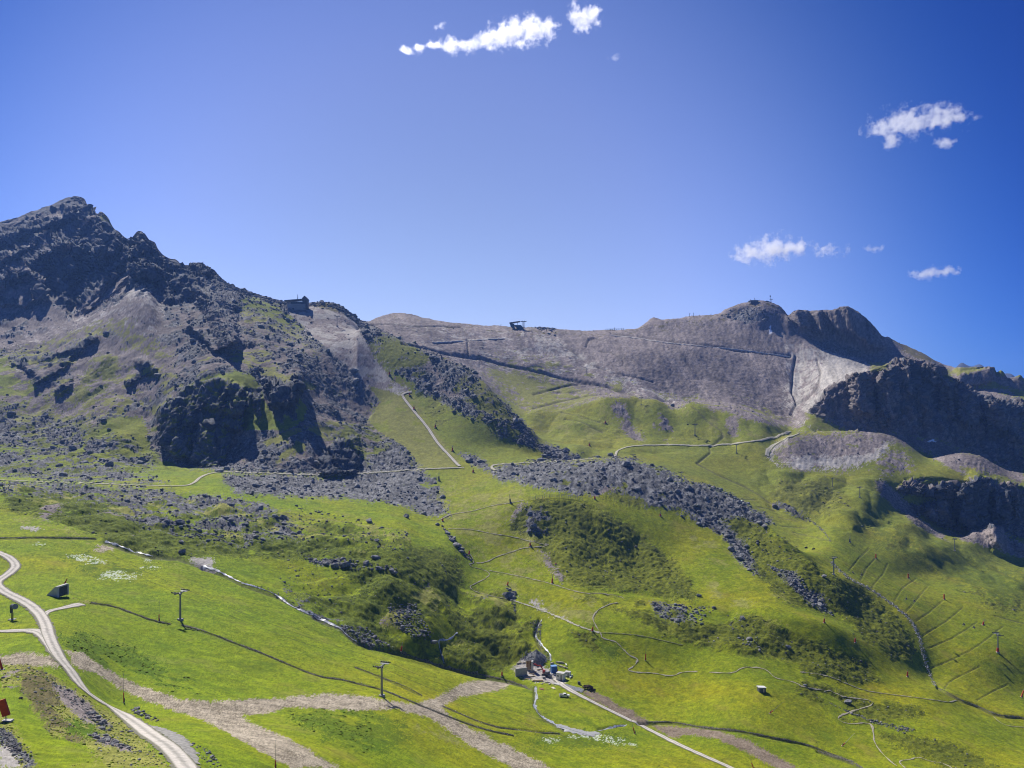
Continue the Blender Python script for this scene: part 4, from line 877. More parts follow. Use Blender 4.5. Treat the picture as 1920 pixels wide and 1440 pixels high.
def ribbon(name, label, pts, width, material, lift=0.12, nx=5, ragged=0.12, kind='structure', cat=None, group=None, taper=True):
    P = smooth_path(pts)
    C = np.array([list(hit(x, y)) for x, y in P])
    ld = np.log(C[:, 1])                          # smooth the distance along the path
    k = 5
    pad = np.concatenate([np.full(k, ld[0]), ld, np.full(k, ld[-1])])
    ld = np.array([np.median(pad[i:i + 2 * k + 1]) * .5 + pad[i:i + 2 * k + 1].mean() * .5 for i in range(len(ld))])
    d = np.exp(ld)
    X = (P[:, 0] - 960) / F0 * d
    T = np.gradient(np.stack([X, d], 1), axis=0)
    T /= np.linalg.norm(T, axis=1, keepdims=True) + 1e-9
    kk = 2
    Tp = np.pad(T, ((kk, kk), (0, 0)), 'edge'); T = sum(Tp[i:i + len(T)] for i in range(2 * kk + 1)); T /= np.linalg.norm(T, axis=1, keepdims=True) + 1e-9
    Nn = np.stack([T[:, 1], -T[:, 0]], 1)
    verts = []; across = []
    rnd = np.random.default_rng(len(name) * 7 + int(pts[0][0]))
    for i in range(len(P)):
        w = width if not callable(width) else width(i / (len(P) - 1))
        e0, e1 = 1 + rnd.normal(0, ragged), 1 + rnd.normal(0, ragged)
        for j in range(nx):
            a_ = -1 + 2 * j / (nx - 1)
            o_ = a_ * w / 2 * (e0 if j == 0 else e1 if j == nx - 1 else 1)
            x, y = X[i] + Nn[i, 0] * o_, d[i] + Nn[i, 1] * o_
            z = ground(x, y) + lift * (1 if 0 < j < nx - 1 else .15) + d[i] * 0.00035
            verts.append((x, y, z)); across.append(a_)
    F = []
    for i in range(len(P) - 1):
        for j in range(nx - 1):
            q = i * nx + j
            F.append((q, q + nx, q + nx + 1, q + 1))
    me = np_mesh(name, np.array(verts), np.array(F), material, smooth=True)
    at = me.attributes.new('across', 'FLOAT', 'POINT'); at.data.foreach_set('value', np.array(across, np.float32))
    me.flip_normals() if me.polygons[0].normal.z < 0 else None
    o = link(name, me)
    return tag(o, label, cat, group, kind)

def track_material(name, edge, rut, mid, sc=0.9):
    m = bpy.data.materials.new(name); m.use_nodes = True
    t = m.node_tree; b = t.nodes['Principled BSDF']; b.inputs['Roughness'].default_value = .95; b.inputs['Specular IOR Level'].default_value = .1
    at = t.nodes.new('ShaderNodeAttribute'); at.attribute_name = 'across'
    ab = t.nodes.new('ShaderNodeMath'); ab.operation = 'ABSOLUTE'; t.links.new(at.outputs['Fac'], ab.inputs[0])
    ge = t.nodes.new('ShaderNodeNewGeometry')
    nz = t.nodes.new('ShaderNodeTexNoise'); nz.inputs['Scale'].default_value = sc; nz.inputs['Detail'].default_value = 6; nz.inputs['Roughness'].default_value = .7
    t.links.new(ge.outputs['Position'], nz.inputs['Vector'])
    ad = t.nodes.new('ShaderNodeMath'); ad.operation = 'MULTIPLY_ADD'; ad.inputs[1].default_value = .5; ad.inputs[2].default_value = -.25
    t.links.new(nz.outputs['Fac'], ad.inputs[0])
    su = t.nodes.new('ShaderNodeMath'); su.operation = 'ADD'; t.links.new(ab.outputs[0], su.inputs[0]); t.links.new(ad.outputs[0], su.inputs[1])
    rp = t.nodes.new('ShaderNodeValToRGB'); els = rp.color_ramp.elements
    st = [(.05, mid), (.3, rut), (.6, rut), (.78, edge)]
    while len(els) < 4: els.new(.5)
    for e_, (p_, c_) in zip(els, st): e_.position = p_; e_.color = (*c_, 1)
    t.links.new(su.outputs[0], rp.inputs[0])
    mr_ = t.nodes.new('ShaderNodeMapRange'); mr_.inputs[1].default_value = .3; mr_.inputs[2].default_value = .7; mr_.inputs[3].default_value = .75; mr_.inputs[4].default_value = 1.2
    t.links.new(nz.outputs['Fac'], mr_.inputs[0])
    vm = t.nodes.new('ShaderNodeVectorMath'); vm.operation = 'SCALE'; t.links.new(rp.outputs[0], vm.inputs[0]); t.links.new(mr_.outputs[0], vm.inputs['Scale'])
    t.links.new(vm.outputs[0], b.inputs['Base Color'])
    bp = t.nodes.new('ShaderNodeBump'); bp.inputs['Strength'].default_value = .6; bp.inputs['Distance'].default_value = .2
    t.links.new(nz.outputs['Fac'], bp.inputs['Height']); t.links.new(bp.outputs[0], b.inputs['Normal'])
    return m
M_ROAD = track_material('gravel_road', (0.17,0.165,0.12), (0.52,0.48,0.42), (0.33,0.31,0.27))
M_TRACK = track_material('pale_track', (0.17,0.18,0.07), (0.44,0.41,0.33), (0.36,0.34,0.26))
M_TRAIL = track_material('worn_trail', (0.15,0.16,0.05), (0.33,0.30,0.23), (0.31,0.28,0.21))
M_FAINT = track_material('grassy_trail', (0.14,0.17,0.03), (0.27,0.26,0.12), (0.25,0.25,0.10))
M_DITCH = mat('ditch_earth', (0.06,0.06,0.03), .95, var=.5, scale=1.2, color2=(0.12,0.115,0.08))

def water_material():
    m = bpy.data.materials.new('stream_water'); m.use_nodes = True
    t = m.node_tree; b = t.nodes['Principled BSDF']; b.inputs['Roughness'].default_value = .35; b.inputs['Specular IOR Level'].default_value = .5
    ge = t.nodes.new('ShaderNodeNewGeometry')
    nz = t.nodes.new('ShaderNodeTexNoise'); nz.inputs['Scale'].default_value = .9; nz.inputs['Detail'].default_value = 5
    t.links.new(ge.outputs['Position'], nz.inputs['Vector'])
    rp = t.nodes.new('ShaderNodeValToRGB'); rp.color_ramp.elements[0].position = .38; rp.color_ramp.elements[1].position = .58
    rp.color_ramp.elements[0].color = (.16, .18, .20, 1); rp.color_ramp.elements[1].color = (.42, .44, .48, 1)
    t.links.new(nz.outputs['Fac'], rp.inputs[0]); t.links.new(rp.outputs[0], b.inputs['Base Color'])
    bp = t.nodes.new('ShaderNodeBump'); bp.inputs['Strength'].default_value = .7; t.links.new(nz.outputs['Fac'], bp.inputs['Height']); t.links.new(bp.outputs[0], b.inputs['Normal'])
    return m
M_WATER = water_material()

ROADPTS = [(-30,1028),(0,1038),(20,1048),(29,1062),(18,1075),(3,1085),(-6,1094),(3,1106),(20,1116),(50,1131),(72,1149),(85,1170),(92,1194),(111,1232),(133,1259),(155,1290),(178,1309),(217,1332),(250,1354),(283,1379),(319,1404),(350,1440),(372,1475)]
ribbon('gravel_road', 'pale gravel road winding down the left meadow', ROADPTS, 4.6, M_ROAD, lift=.18, nx=9, ragged=.10)
ribbon('gravel_road', 'gravel side road joining from the left edge', [(-30,1184),(0,1184),(40,1183),(70,1183),(92,1197),(100,1212)], 3.4, M_ROAD, lift=.14, nx=7)
ribbon('gravel_road', 'gravel bend where the side road merges into the main road', [(52,1182),(74,1188),(90,1206),(104,1228),(120,1246)], 3.6, M_ROAD, lift=.15, nx=7)
ribbon('gravel_road', 'short gravel spur to the concrete portal', [(82,1157),(90,1147),(115,1141),(138,1136),(154,1132)], lambda t: 2.4 + 3.0 * max(0, t - .6), M_ROAD, lift=.14, nx=5)
ribbon('gravel_road', 'straight gravel road leading down from the building site', [(1040,1272),(1065,1292),(1130,1326),(1200,1360),(1280,1400),(1370,1440),(1430,1468)], 4.0, M_ROAD, lift=.18, nx=7, ragged=.06)
ribbon('gravel_apron', 'grey gravel bank beside the bend of the road', ZH([(960,1150),(1080,1180),(1180,1230),(1260,1310),(1330,1420)]), lambda t: .6 + 2.6 * math.sin(math.pi * min(1, t * .9 + .05)), mat('road_bank', (.24,.23,.21), .95, var=.4, scale=1.2), lift=.10, nx=6, ragged=.2)
ribbon('path', 'pale traverse track below the left cliffs', [(-20,900),(60,903),(150,906),(250,910),(330,912),(360,908),(375,896),(395,888),(430,885),(480,887),(600,891),(680,888),(740,884),(800,880),(870,877)], 3.2, M_TRACK, lift=.35)
ribbon('path', 'pale track above the moraine boulders', [(930,884),(922,877),(932,871),(1000,868),(1060,864),(1112,861)], 3.4, M_TRACK, lift=.4)
ribbon('path', 'double track straight down the upper ski run', [(772,735),(757,738),(756,745),(775,770),(800,800),(820,830),(840,852),(862,876)], 3.8, M_ROAD, lift=.35, nx=7)
ribbon('path', 'broad pale track across the green valley hills', ZC([(575,1385),(590,1340),(660,1305),(780,1290),(1000,1285),(1250,1290),(1500,1270),(1700,1240),(1800,1210),(1850,1180)]), 4.0, M_TRACK, lift=.5)
ribbon('path', 'pale gravel way below the grey spur', ZC([(1910,1203),(1780,1260),(1700,1310),(1680,1370)]), lambda t: 3 + 4 * t, M_TRACK, lift=.5)
ribbon('path', 'bright cut track on the far slope', ZB([(990,430),(1150,420),(1300,412),(1400,406)]), 3.2, mat('bright_gravel', (.42,.4,.38), .95, var=.2), lift=.8)
ribbon('path', 'thin pale track along the dark bench of the far slope', ZC([(560,498),(750,518),(940,548),(1300,583),(1500,603),(1850,652)]), 2.6, mat('bright_gravel', (.42,.4,.38)), lift=.8)
TR = [
 ('trail rising to the fenced knoll', ZF([(500,405),(540,410),(620,375),(740,355),(850,325),(950,310),(1030,295)]), 1.9, M_TRAIL),
 ('uppermost zigzag trail below the knoll', ZF([(600,455),(730,460),(860,485),(960,500),(1060,525),(1150,545),(1165,540)]), 1.5, M_TRAIL),
 ('middle zigzag trail below the knoll', ZF([(1165,540),(1120,560),(1040,560),(960,585),(880,610),(820,640),(760,650)]), 1.7, M_TRAIL),
 ('trail looping past the small rocky hillock', ZF([(720,590),(745,640),(720,665),(780,680),(830,700),(820,730),(760,760),(725,785),(760,810),(850,835),(930,850)]), 1.3, M_TRAIL),
 ('lowest zigzag trail running to the right', ZF([(830,690),(940,710),(1060,735),(1180,765),(1290,800),(1380,820),(1450,818),(1560,835),(1590,850)]), 1.6, M_TRAIL),
 ('broad worn track down the middle slope', ZF([(970,860),(1120,910),(1240,960),(1340,1005),(1450,1040)]), 2.6, M_TRACK),
 ('faint trail continuing across the slope', ZF([(1450,1040),(1560,1045),(1700,1060),(1920,1110)]), 1.0, M_FAINT),
 ('winding trail from the saddle to the hollow', ZJ([(330,325),(280,335),(200,375),(165,430),(190,490),(220,540),(230,570),(310,585),(370,640),(420,690),(465,700),(450,745),(405,780),(440,795),(560,800),(700,820),(760,795),(870,790)]), 1.5, M_TRAIL),
 ('winding trail above the small hut', ZJ([(950,795),(1110,800),(1170,765),(1290,765),(1350,790),(1400,835),(1500,855),(1560,880)]) + ZL([(0,670),(150,700),(270,715),(350,755),(420,770),(560,785),(615,798),(625,820),(560,855),(450,885),(330,940),(370,985),(470,995),(560,985),(610,1000),(630,1080),(640,1150),(690,1230),(760,1300),(830,1360)]), 1.5, M_TRAIL),
 ('long straight trail falling to the right ditch', ZL([(0,550),(200,575),(330,620),(500,690),(620,720),(800,745),(1000,770),(1180,795),(1290,810),(1350,790)]), 1.2, M_TRAIL),
 ('hooked trail at the bottom right', ZL([(900,1380),(855,1315),(960,1300),(1000,1275),(1130,1320),(1220,1330),(1310,1380)]), 1.3, M_TRAIL),
 ('short trail by the right ditch', ZL([(1660,930),(1710,980),(1780,1010),(1920,1025)]), 1.0, M_TRAIL),
 ('thin trail on the left mountain flank', ZA([(0,1020),(60,1040),(120,1080),(60,1060)]), 1.6, M_TRACK),
]
for lab, pts, w, m_ in TR:
    ribbon('trail', lab, pts, (lambda t, w=w, q=pts[0][0]: w * max(.12, .62 + .32 * math.sin(t * 61 + q) * math.sin(t * 23 + q) + .2 * math.sin(t * 140 + q))), m_, lift=.12, nx=4, ragged=.3)
ST = [
 ('white stream falling through the left ravine', ZE([(1140,850),(1200,862),(1260,890),(1360,940)]), lambda t: 2.6 - 1.8 * t),
 ('narrow stream in the dark ravine', ZE([(1360,940),(1450,965),(1560,1010),(1640,1070),(1750,1110),(1830,1150),(1920,1195)]) + ZI([(100,367),(200,420),(300,465),(380,500),(430,550),(490,590)]), 1.3),
 ('thin stream along the meadow edge', ZE([(590,705),(680,735),(760,765),(860,790)]), 1.3),
 ('stream below the building site', ZI([(1695,885),(1702,960),(1690,1020),(1720,1080),(1800,1130),(1890,1180)]), lambda t: 1.6 + 1.2 * t),
 ('trickle above the gravel heap', ZI([(1735,440),(1695,530),(1730,600),(1790,670),(1800,720)]), 1.2),
 ('small stream past the light boulder', ZI([(1170,520),(1130,560),(1090,580),(1045,590),(1055,650),(1080,740)]), 1.0),
]
for lab, pts, w in ST:
    ribbon('stream', lab, pts, (lambda t, w=w: .6 * (w(t) if callable(w) else w) * (1 + .5 * math.sin(t * 37))), M_WATER, lift=.1, nx=4, ragged=.25)
MATS.pop('grey_gravel', None)
ribbon('gravel_bed', 'grey gravel flat where the streams join', ZS([(1000,1190),(1080,1230),(1200,1270),(1340,1300),(1450,1280)]), lambda t: 3 + 5 * math.sin(math.pi * t), mat('grey_gravel', (.3,.3,.3)), lift=.1, nx=6, ragged=.25)
ribbon('stream', 'drain running under the straight road', ZS([(1450,1270),(1560,1240),(1680,1210),(1770,1195)]), 1.0, M_WATER, lift=.1, nx=4, ragged=.2)
DT = [
 ('dark ditch beside the left lift tower', ZE([(510,1050),(640,1070),(750,1110),(860,1150),(960,1170)]), .9),
 ('long dark ditch curving down the meadow', ZE([(1020,1175),(1120,1200),(1230,1240),(1330,1280),(1440,1320),(1560,1370),(1700,1430)]) + ZI([(120,780),(250,825),(400,845),(520,880),(640,905),(760,950),(880,1000),(1000,1050),(1130,1100),(1260,1150),(1400,1190),(1550,1220)]), .95),
 ('dark line of a ditch at the upper meadow', ZE([(0,686),(250,683),(540,688)]), 1.1),
 ('dark ditch above the straw strip', ZI([(480,760),(560,790),(700,845),(820,890),(930,950)]), .7),
 ('dark ditch below the straw strip', ZI([(1070,1020),(1200,1080),(1330,1130),(1450,1165),(1700,1200),(1860,1205)]), .8),
 ('dark ditch at the foot of the heath hill', ZF([(330,1150),(420,1180),(540,1220),(700,1260),(860,1290),(1000,1330),(1090,1375)]), 1.4),
 ('long dark ditch to the bottom right', ZJ([(520,1130),(700,1130),(900,1165),(1150,1190),(1400,1240),(1600,1280),(1760,1340),(1920,1400)]) + ZL([(150,1225),(400,1310),(560,1380)]), 1.3),
 ('dark ditch at the foot of the right slope', ZL([(1180,680),(1290,740),(1400,800),(1520,840),(1650,900),(1750,925),(1920,940)]), 1.5),
]
for lab, pts, w in DT:
    ribbon('ditch', lab, pts, (lambda t, w=w: w * .55 * (1 + .6 * math.sin(t * 51) * math.sin(t * 23))), M_DITCH, lift=.05, nx=4, ragged=.35)
# ------------------------------------------------------------------ stones and low plants (numpy, one mesh per mass)
def ico():
    p = (1 + 5 ** .5) / 2
    v = np.array([(-1,p,0),(1,p,0),(-1,-p,0),(1,-p,0),(0,-1,p),(0,1,p),(0,-1,-p),(0,1,-p),(p,0,-1),(p,0,1),(-p,0,-1),(-p,0,1)], float)
    v /= np.linalg.norm(v[0])
    f = np.array([(0,11,5),(0,5,1),(0,1,7),(0,7,10),(0,10,11),(1,5,9),(5,11,4),(11,10,2),(10,7,6),(7,1,8),(3,9,4),(3,4,2),(3,2,6),(3,6,8),(3,8,9),(4,9,5),(2,4,11),(6,2,10),(8,6,7),(9,8,1)])
    return v, f
ICV, ICF = ico()
def rock_shape(rng, flat=.7):
    v = ICV * (1 + rng.normal(0, .2, (12, 1))) + rng.normal(0, .1, (12, 3))
    v = np.clip(v, -.78, .82)
    return v * np.array([rng.uniform(.8, 1.3), rng.uniform(.7, 1.1), rng.uniform(flat * .7, flat * 1.2)])
ROCKS = [rock_shape(RNG) for _ in range(40)]

def vcol_material(name, rough=.95, sc=1.2):
    m = bpy.data.materials.new(name); m.use_nodes = True
    t = m.node_tree; b = t.nodes['Principled BSDF']; b.inputs['Roughness'].default_value = rough; b.inputs['Specular IOR Level'].default_value = .12
    at = t.nodes.new('ShaderNodeAttribute'); at.attribute_name = 'tone'
    ge = t.nodes.new('ShaderNodeNewGeometry'); nz = t.nodes.new('ShaderNodeTexNoise'); nz.inputs['Scale'].default_value = sc; nz.inputs['Detail'].default_value = 5
    t.links.new(ge.outputs['Position'], nz.inputs['Vector'])
    mr_ = t.nodes.new('ShaderNodeMapRange'); mr_.inputs[1].default_value = .3; mr_.inputs[2].default_value = .7; mr_.inputs[3].default_value = .7; mr_.inputs[4].default_value = 1.3
    t.links.new(nz.outputs['Fac'], mr_.inputs[0])
    vm = t.nodes.new('ShaderNodeVectorMath'); vm.operation = 'SCALE'; t.links.new(at.outputs['Color'], vm.inputs[0]); t.links.new(mr_.outputs[0], vm.inputs['Scale'])
    t.links.new(vm.outputs[0], b.inputs['Base Color'])
    return m
M_STONE = vcol_material('stone'); M_PLANT = vcol_material('low_plants', sc=3.0)

def scatter_mesh(name, pos, size, shapes, tones, material, sink=.25, squash=None):
    n = len(pos)
    k = RNG.integers(0, len(shapes), n)
    S = np.array(shapes)[k]                                          # n,12,3
    if squash is not None: S = S * squash
    th = RNG.uniform(0, 2 * np.pi, n); c, s_ = np.cos(th), np.sin(th)
    X = S[..., 0] * c[:, None] - S[..., 1] * s_[:, None]; Y = S[..., 0] * s_[:, None] + S[..., 1] * c[:, None]
    Vv = np.stack([X, Y, S[..., 2] + sink], -1) * size[:, None, None] + pos[:, None, :]
    nv = S.shape[1]
    Fv = (ICF[None] + (np.arange(n) * nv)[:, None, None]).reshape(-1, 3)
    me = np_mesh(name, Vv.reshape(-1, 3), Fv, material)
    ca = me.color_attributes.new('tone', 'FLOAT_COLOR', 'POINT')
    cc = np.repeat(np.concatenate([tones, np.ones((n, 1))], 1), nv, 0).astype(np.float32)
    ca.data.foreach_set('color', cc.ravel())
    return me

flat_idx = np.arange(NR * NC).reshape(NR, NC)
seen = (PXG > -60) & (PXG < 1980) & (PYF < 1500) & (LN[:, None] < NL - 1) & (PYF <= RUNMIN + 3) & (LN[:, None] > 0)
def pick(mask, n):
    idx = flat_idx[mask & seen]
    return RNG.choice(idx, min(n, len(idx)), replace=False)
def stone_tones(n, lo=.07, hi=.25):
    v = RNG.uniform(lo, hi, (n, 1)) ** 1.0
    return v * (np.array([[.97, .98, 1.01]]) + RNG.normal(0, .03, (n, 3)))
VX, VY, VZ, VD = XG.ravel(), YG.ravel(), ZG.ravel(), DG.ravel()

bi = pick(CL == BOULD, 21000)
d = VD[bi]
spx = np.clip(np.exp(RNG.normal(math.log(1.0), .68, len(bi))), .45, 8.0)        # radius in photo pixels
size = np.clip(spx * d / F0, .12, 4.5)
hi_ = pick(np.isin(CL, (HEATH, BHEATH)), 1500); ci = pick(np.isin(CL, (SCREE,)) & (DG < 1250), 1300)
li = pick(np.isin(CL, (DRY, BHEATH, SCREE)) & (DG < 260), 900)
si = np.concatenate([hi_, ci, li])
ssz = np.concatenate([np.clip(np.exp(RNG.normal(math.log(1.0), .5, len(hi_))), .5, 4) * VD[hi_] / F0, np.clip(np.exp(RNG.normal(math.log(.9), .4, len(ci))), .5, 3) * VD[ci] / F0, np.clip(np.exp(RNG.normal(math.log(1.0), .6, len(li))), .4, 5) * VD[li] / F0])
# rows of boulders and stony patches that stand out in the grass
extra = []
def stony(poly, n, med, sg=.5, mx=8):
    m_ = in_poly(PXG, PYF, poly) & ~RUN
    ix = pick(m_, int(n * 1.7))
    extra.append((ix, np.clip(np.exp(RNG.normal(math.log(med), sg, len(ix))), .5, mx) * VD[ix] / F0))
stony(ZH([(560,1040),(640,1060),(780,1180),(700,1200),(600,1120)]), 60, 2.2, .6, 7)
stony(ZH([(580,1210),(700,1220),(900,1300),(940,1340),(700,1280)]), 70, 2.2, .6, 7)
stony(ZH([(860,1030),(930,1040),(1080,1120),(1040,1130),(920,1080)]), 34, 2.2, .6, 6)
stony(ZH([(1280,1270),(1400,1310),(1520,1440),(1420,1440),(1330,1360)]), 40, 2.0, .5, 5)
stony(ZH([(350,860),(480,920),(640,1040),(560,1060),(430,960)]), 70, 1.4, .5, 4)
stony(ZH([(0,1170),(100,1230),(240,1420),(160,1440),(0,1280)]), 160, 1.5, .5, 4)
stony(ZI([(140,30),(430,30),(780,90),(760,110),(440,105),(200,60)]), 110, 1.8, .6, 6)
stony(ZE([(860,560),(1400,560),(1640,560),(1700,680),(1400,720),(1000,680)]), 260, 1.7, .6, 7)
stony(ZE([(1650,500),(1920,560),(2300,650),(2250,760),(1700,700)]), 170, 1.5, .5, 6)
stony(ZE([(1540,820),(1900,860),(2200,950),(1900,1100),(1600,980)]), 130, 1.1, .4, 4)
stony(ZI([(700,330),(900,330),(1000,560),(850,560),(720,480)]), 200, 1.6, .5, 5)
stony(ZI([(350,470),(560,500),(720,620),(560,620)]), 150, 1.6, .5, 5)
stony(ZI([(1500,220),(1560,250),(1560,420),(1700,450),(1560,420)]), 60, 1.7, .5, 6)
stony(ZF([(560,430),(660,540),(740,640),(700,620),(600,500)]), 50, 2.0, .5, 6)
stony(ZJ([(560,320),(860,340),(1000,360),(860,470),(580,400)]), 130, 1.5, .6, 5)
stony(ZJ([(1040,400),(1240,440),(1320,680),(1200,640)]), 40, 1.6, .6, 6)
stony(ZL([(220,800),(620,960),(1000,1040),(900,1080),(500,940)]), 140, 1.2, .5, 4)
stony(ZG7([(480,840),(640,880),(860,1130),(700,1060)]), 160, 1.6, .5, 5)
stony(ZS([(700,20),(820,20),(800,300),(900,400),(920,500),(880,420),(780,300),(720,180)]), 120, .9, .4, 2.5)
stony(ZB([(560,330),(700,360),(720,420),(580,440)]), 60, 2.0, .5, 5)
stony(ZC([(0,430),(140,440),(180,500),(120,500)]), 36, 1.8, .4, 4)
stony(ZB([(1540,330),(1690,350),(1680,370)]), 26, 2.0, .4, 4)
sx = np.concatenate([e_[0] for e_ in extra]); sxz = np.concatenate([e_[1] for e_ in extra])
ALLI = np.concatenate([bi, si, sx]); ALLS = np.concatenate([size, ssz, sxz])
proj = ALLS * F0 / VD[ALLI]
order = np.argsort(-proj)
BIG = order[:270]; REST = order[270:]
posn = np.stack([VX, VY, VZ], 1)
me = scatter_mesh('scattered_stones', posn[ALLI[REST]], ALLS[REST], ROCKS, stone_tones(len(REST)), M_STONE, sink=.15)
tag(link('scattered_stones', me), 'grey rubble of the boulder fields and scree', kind='stuff')
# the largest boulders, one object each
M_BOULD = mat('boulder_rock', (0.115,0.116,0.12), .95, var=.35, scale=1.6, bump=.6, color2=(0.215,0.214,0.216))
bmeshes = []
for k in range(10):
    rng = np.random.default_rng(100 + k)
    bm = bmesh.new(); bmesh.ops.create_icosphere(bm, subdivisions=2, radius=1.0)
    pl = rng.normal(0, 1, (9, 3)); pl /= np.linalg.norm(pl, axis=1, keepdims=True); dd = rng.uniform(.55, .9, 9)
    for v in bm.verts:
        c = np.array(v.co)
        for n_, q_ in zip(pl, dd):                         # cut flat faces
            o_ = c @ n_ - q_
            if o_ > 0: c = c - n_ * o_
        c = c * np.array([1.15, .95, .85]) + rng.normal(0, .03, 3)
        v.co = Vector(c)
    me = bpy.data.meshes.new('boulder'); bm.to_mesh(me); bm.free(); me.materials.append(M_BOULD); bmeshes.append(me)
def zone(px, py):
    if px > 850 and py < 1010 and px < 1460 and py > 840: return 'grey boulder in the moraine field behind the fenced knoll', 'boulders of the moraine'
    if px > 1300 and py > 900: return 'grey boulder in the rocky streak on the right heath slope', 'boulders of the right streak'
    if py < 700 and px > 640: return 'dark boulder on the ridge between the two upper lift stations', 'boulders on the upper ridge'
    if py < 700: return 'dark boulder high on the left mountain flank', 'boulders of the left mountain'
    if py < 875: return 'grey boulder in the rubble round the left cliffs', 'boulders below the left cliffs'
    if py < 960 and px > 380 and px < 850: return 'grey boulder in the field below the traverse track', 'boulders below the track'
    if py < 1080 and px < 850: return 'grey boulder on the hummocky terrace above the meadow', 'boulders of the terrace'
    if py > 1240 and px < 450: return 'grey stone beside the gravel road in the left foreground', 'stones by the gravel road'
    return 'grey boulder on the heath slopes in the centre', 'boulders of the central slopes'
for q_ in BIG:
    i_ = ALLI[q_]
    o = bpy.data.objects.new('boulder', bmeshes[int(RNG.integers(0, 10))]); COL.objects.link(o)
    s_ = ALLS[q_]
    o.location = (VX[i_], VY[i_], VZ[i_] + s_ * .2)
    o.scale = (s_ * RNG.uniform(.9, 1.2), s_ * RNG.uniform(.85, 1.1), s_ * RNG.uniform(.7, 1.05))
    o.rotation_euler = (RNG.uniform(-.3, .3), RNG.uniform(-.3, .3), RNG.uniform(0, 6.3))
    lab, grp = zone(PXG.ravel()[i_], PYF.ravel()[i_])
    tag(o, lab, 'boulder', grp)
for bx, by, br, lab in [(1173,874,11,'large dark boulder on the crest of the moraine'),(530,972,7,'upper of two stacked dark boulders at the terrace end'),(533,984,6,'lower of two dark boulders at the terrace end'),(337,982,8,'big rounded boulder in the middle of the terrace rubble'),(480,1008,6,'dark upright boulder on the terrace slope'),
        (693,980,8,'big dark boulder on the grass below the boulder slope'),(762,970,7,'pale boulder near the top of the grassy hummocks'),(705,1048,8,'large boulder on the dark heath slope of the left hill'),(647,1062,9,'large boulder at the left end of the stone row'),(740,1076,6,'lone boulder on the lip of the green terrace'),
        (813,1207,8,'pale flat boulder beside the small stream'),(1589,1318,7,'lone grey boulder inside the trail bend at lower right'),(340,1018,6,'boulder above the stream on the terrace slope'),(342,1036,6,'boulder just above the meadow stream'),(855,1025,8,'dark boulder beside the zigzag trails'),(952,1120,10,'long dark rock at the top of the worn track'),
        (1393,1160,5,'boulder on the edge of the bright run'),(1310,1118,5,'small boulder on the dry slope right of the saddle'),(1477,1215,6,'boulder in the dark heath hollow'),(664,697,8,'tall dark block at the left side of the upper run'),(1545,1082,5,'boulder under the channel tower'),(820,985,5,'flat pale rock at the foot of the boulder slope')]:
    p_ = hit(bx, by); s_ = br * p_.y / F0
    o = bpy.data.objects.new('boulder', bmeshes[int(bx) % 10]); COL.objects.link(o)
    o.location = (p_.x, p_.y, p_.z + s_ * .35); o.scale = (s_ * 1.1, s_ * .95, s_ * .85); o.rotation_euler = (.15, -.1, bx * .7)
    tag(o, lab, 'boulder', 'single boulders that stand out')
# stone-lined channel on the right slope
def stone_line(name, label, pts, n, w_px, med_px, tone=(.38,.37,.36)):
    P = smooth_path(pts, 1.5)
    k = RNG.integers(0, len(P), n)
    q = P[k] + RNG.normal(0, w_px, (n, 2)) * np.array([1, .6])
    pos = np.array([list(hit(x, y)) for x, y in q])
    sz = np.clip(np.exp(RNG.normal(math.log(med_px), .35, n)), .4, 3) * pos[:, 1] / F0
    t_ = np.array(tone)[None] * RNG.uniform(.45, 1.25, (n, 1))
    return tag(link(name, scatter_mesh(name, pos, sz, ROCKS, t_, M_STONE, sink=.3)), label, kind='stuff')
stone_line('stone_channel', 'pale stones filling the drainage channel on the right slope', ZK([(270,250),(330,310),(450,400),(600,480),(740,570),(830,640),(920,720),(980,800),(1020,880),(1050,1000),(1080,1120),(1120,1230),(1160,1310)]), 1300, 1.9, .85)
stone_line('stone_channel', 'short run of pale stones higher on the right slope', ZG7([(700,575),(760,620),(800,660),(835,705)]), 170, 1.2, .8)
stone_line('ditch_stones', 'pale stones lining the long meadow ditch', ZE([(1020,1175),(1230,1240),(1440,1320),(1700,1430)]) + ZI([(120,780),(250,825),(400,845),(640,905),(880,1000),(1130,1100),(1400,1190),(1550,1220)]), 420, 1.2, .7, (.25,.245,.24))
stone_line('ditch_stones', 'pale stones along the meadow ditch above the straw strip', ZI([(480,760),(560,790),(700,845),(820,890),(930,950)]), 150, .9, .6, (.32,.31,.3))
stone_line('ditch_stones', 'pale stones along the ditch below the straw strip', ZI([(1070,1020),(1200,1080),(1330,1130),(1450,1165),(1700,1200)]), 170, .9, .6, (.32,.31,.3))
stone_line('stream_stones', 'wet stones in the stream below the building site', ZI([(1695,885),(1702,960),(1690,1020),(1720,1080),(1800,1130),(1890,1180)]), 200, 1.6, .7, (.34,.34,.34))
stone_line('stream_stones', 'dark stones in the left ravine', ZE([(1450,965),(1560,1010),(1750,1110),(1920,1195)]) + ZI([(200,420),(380,500),(490,590),(720,650)]), 420, 3.5, .9, (.15,.15,.155))

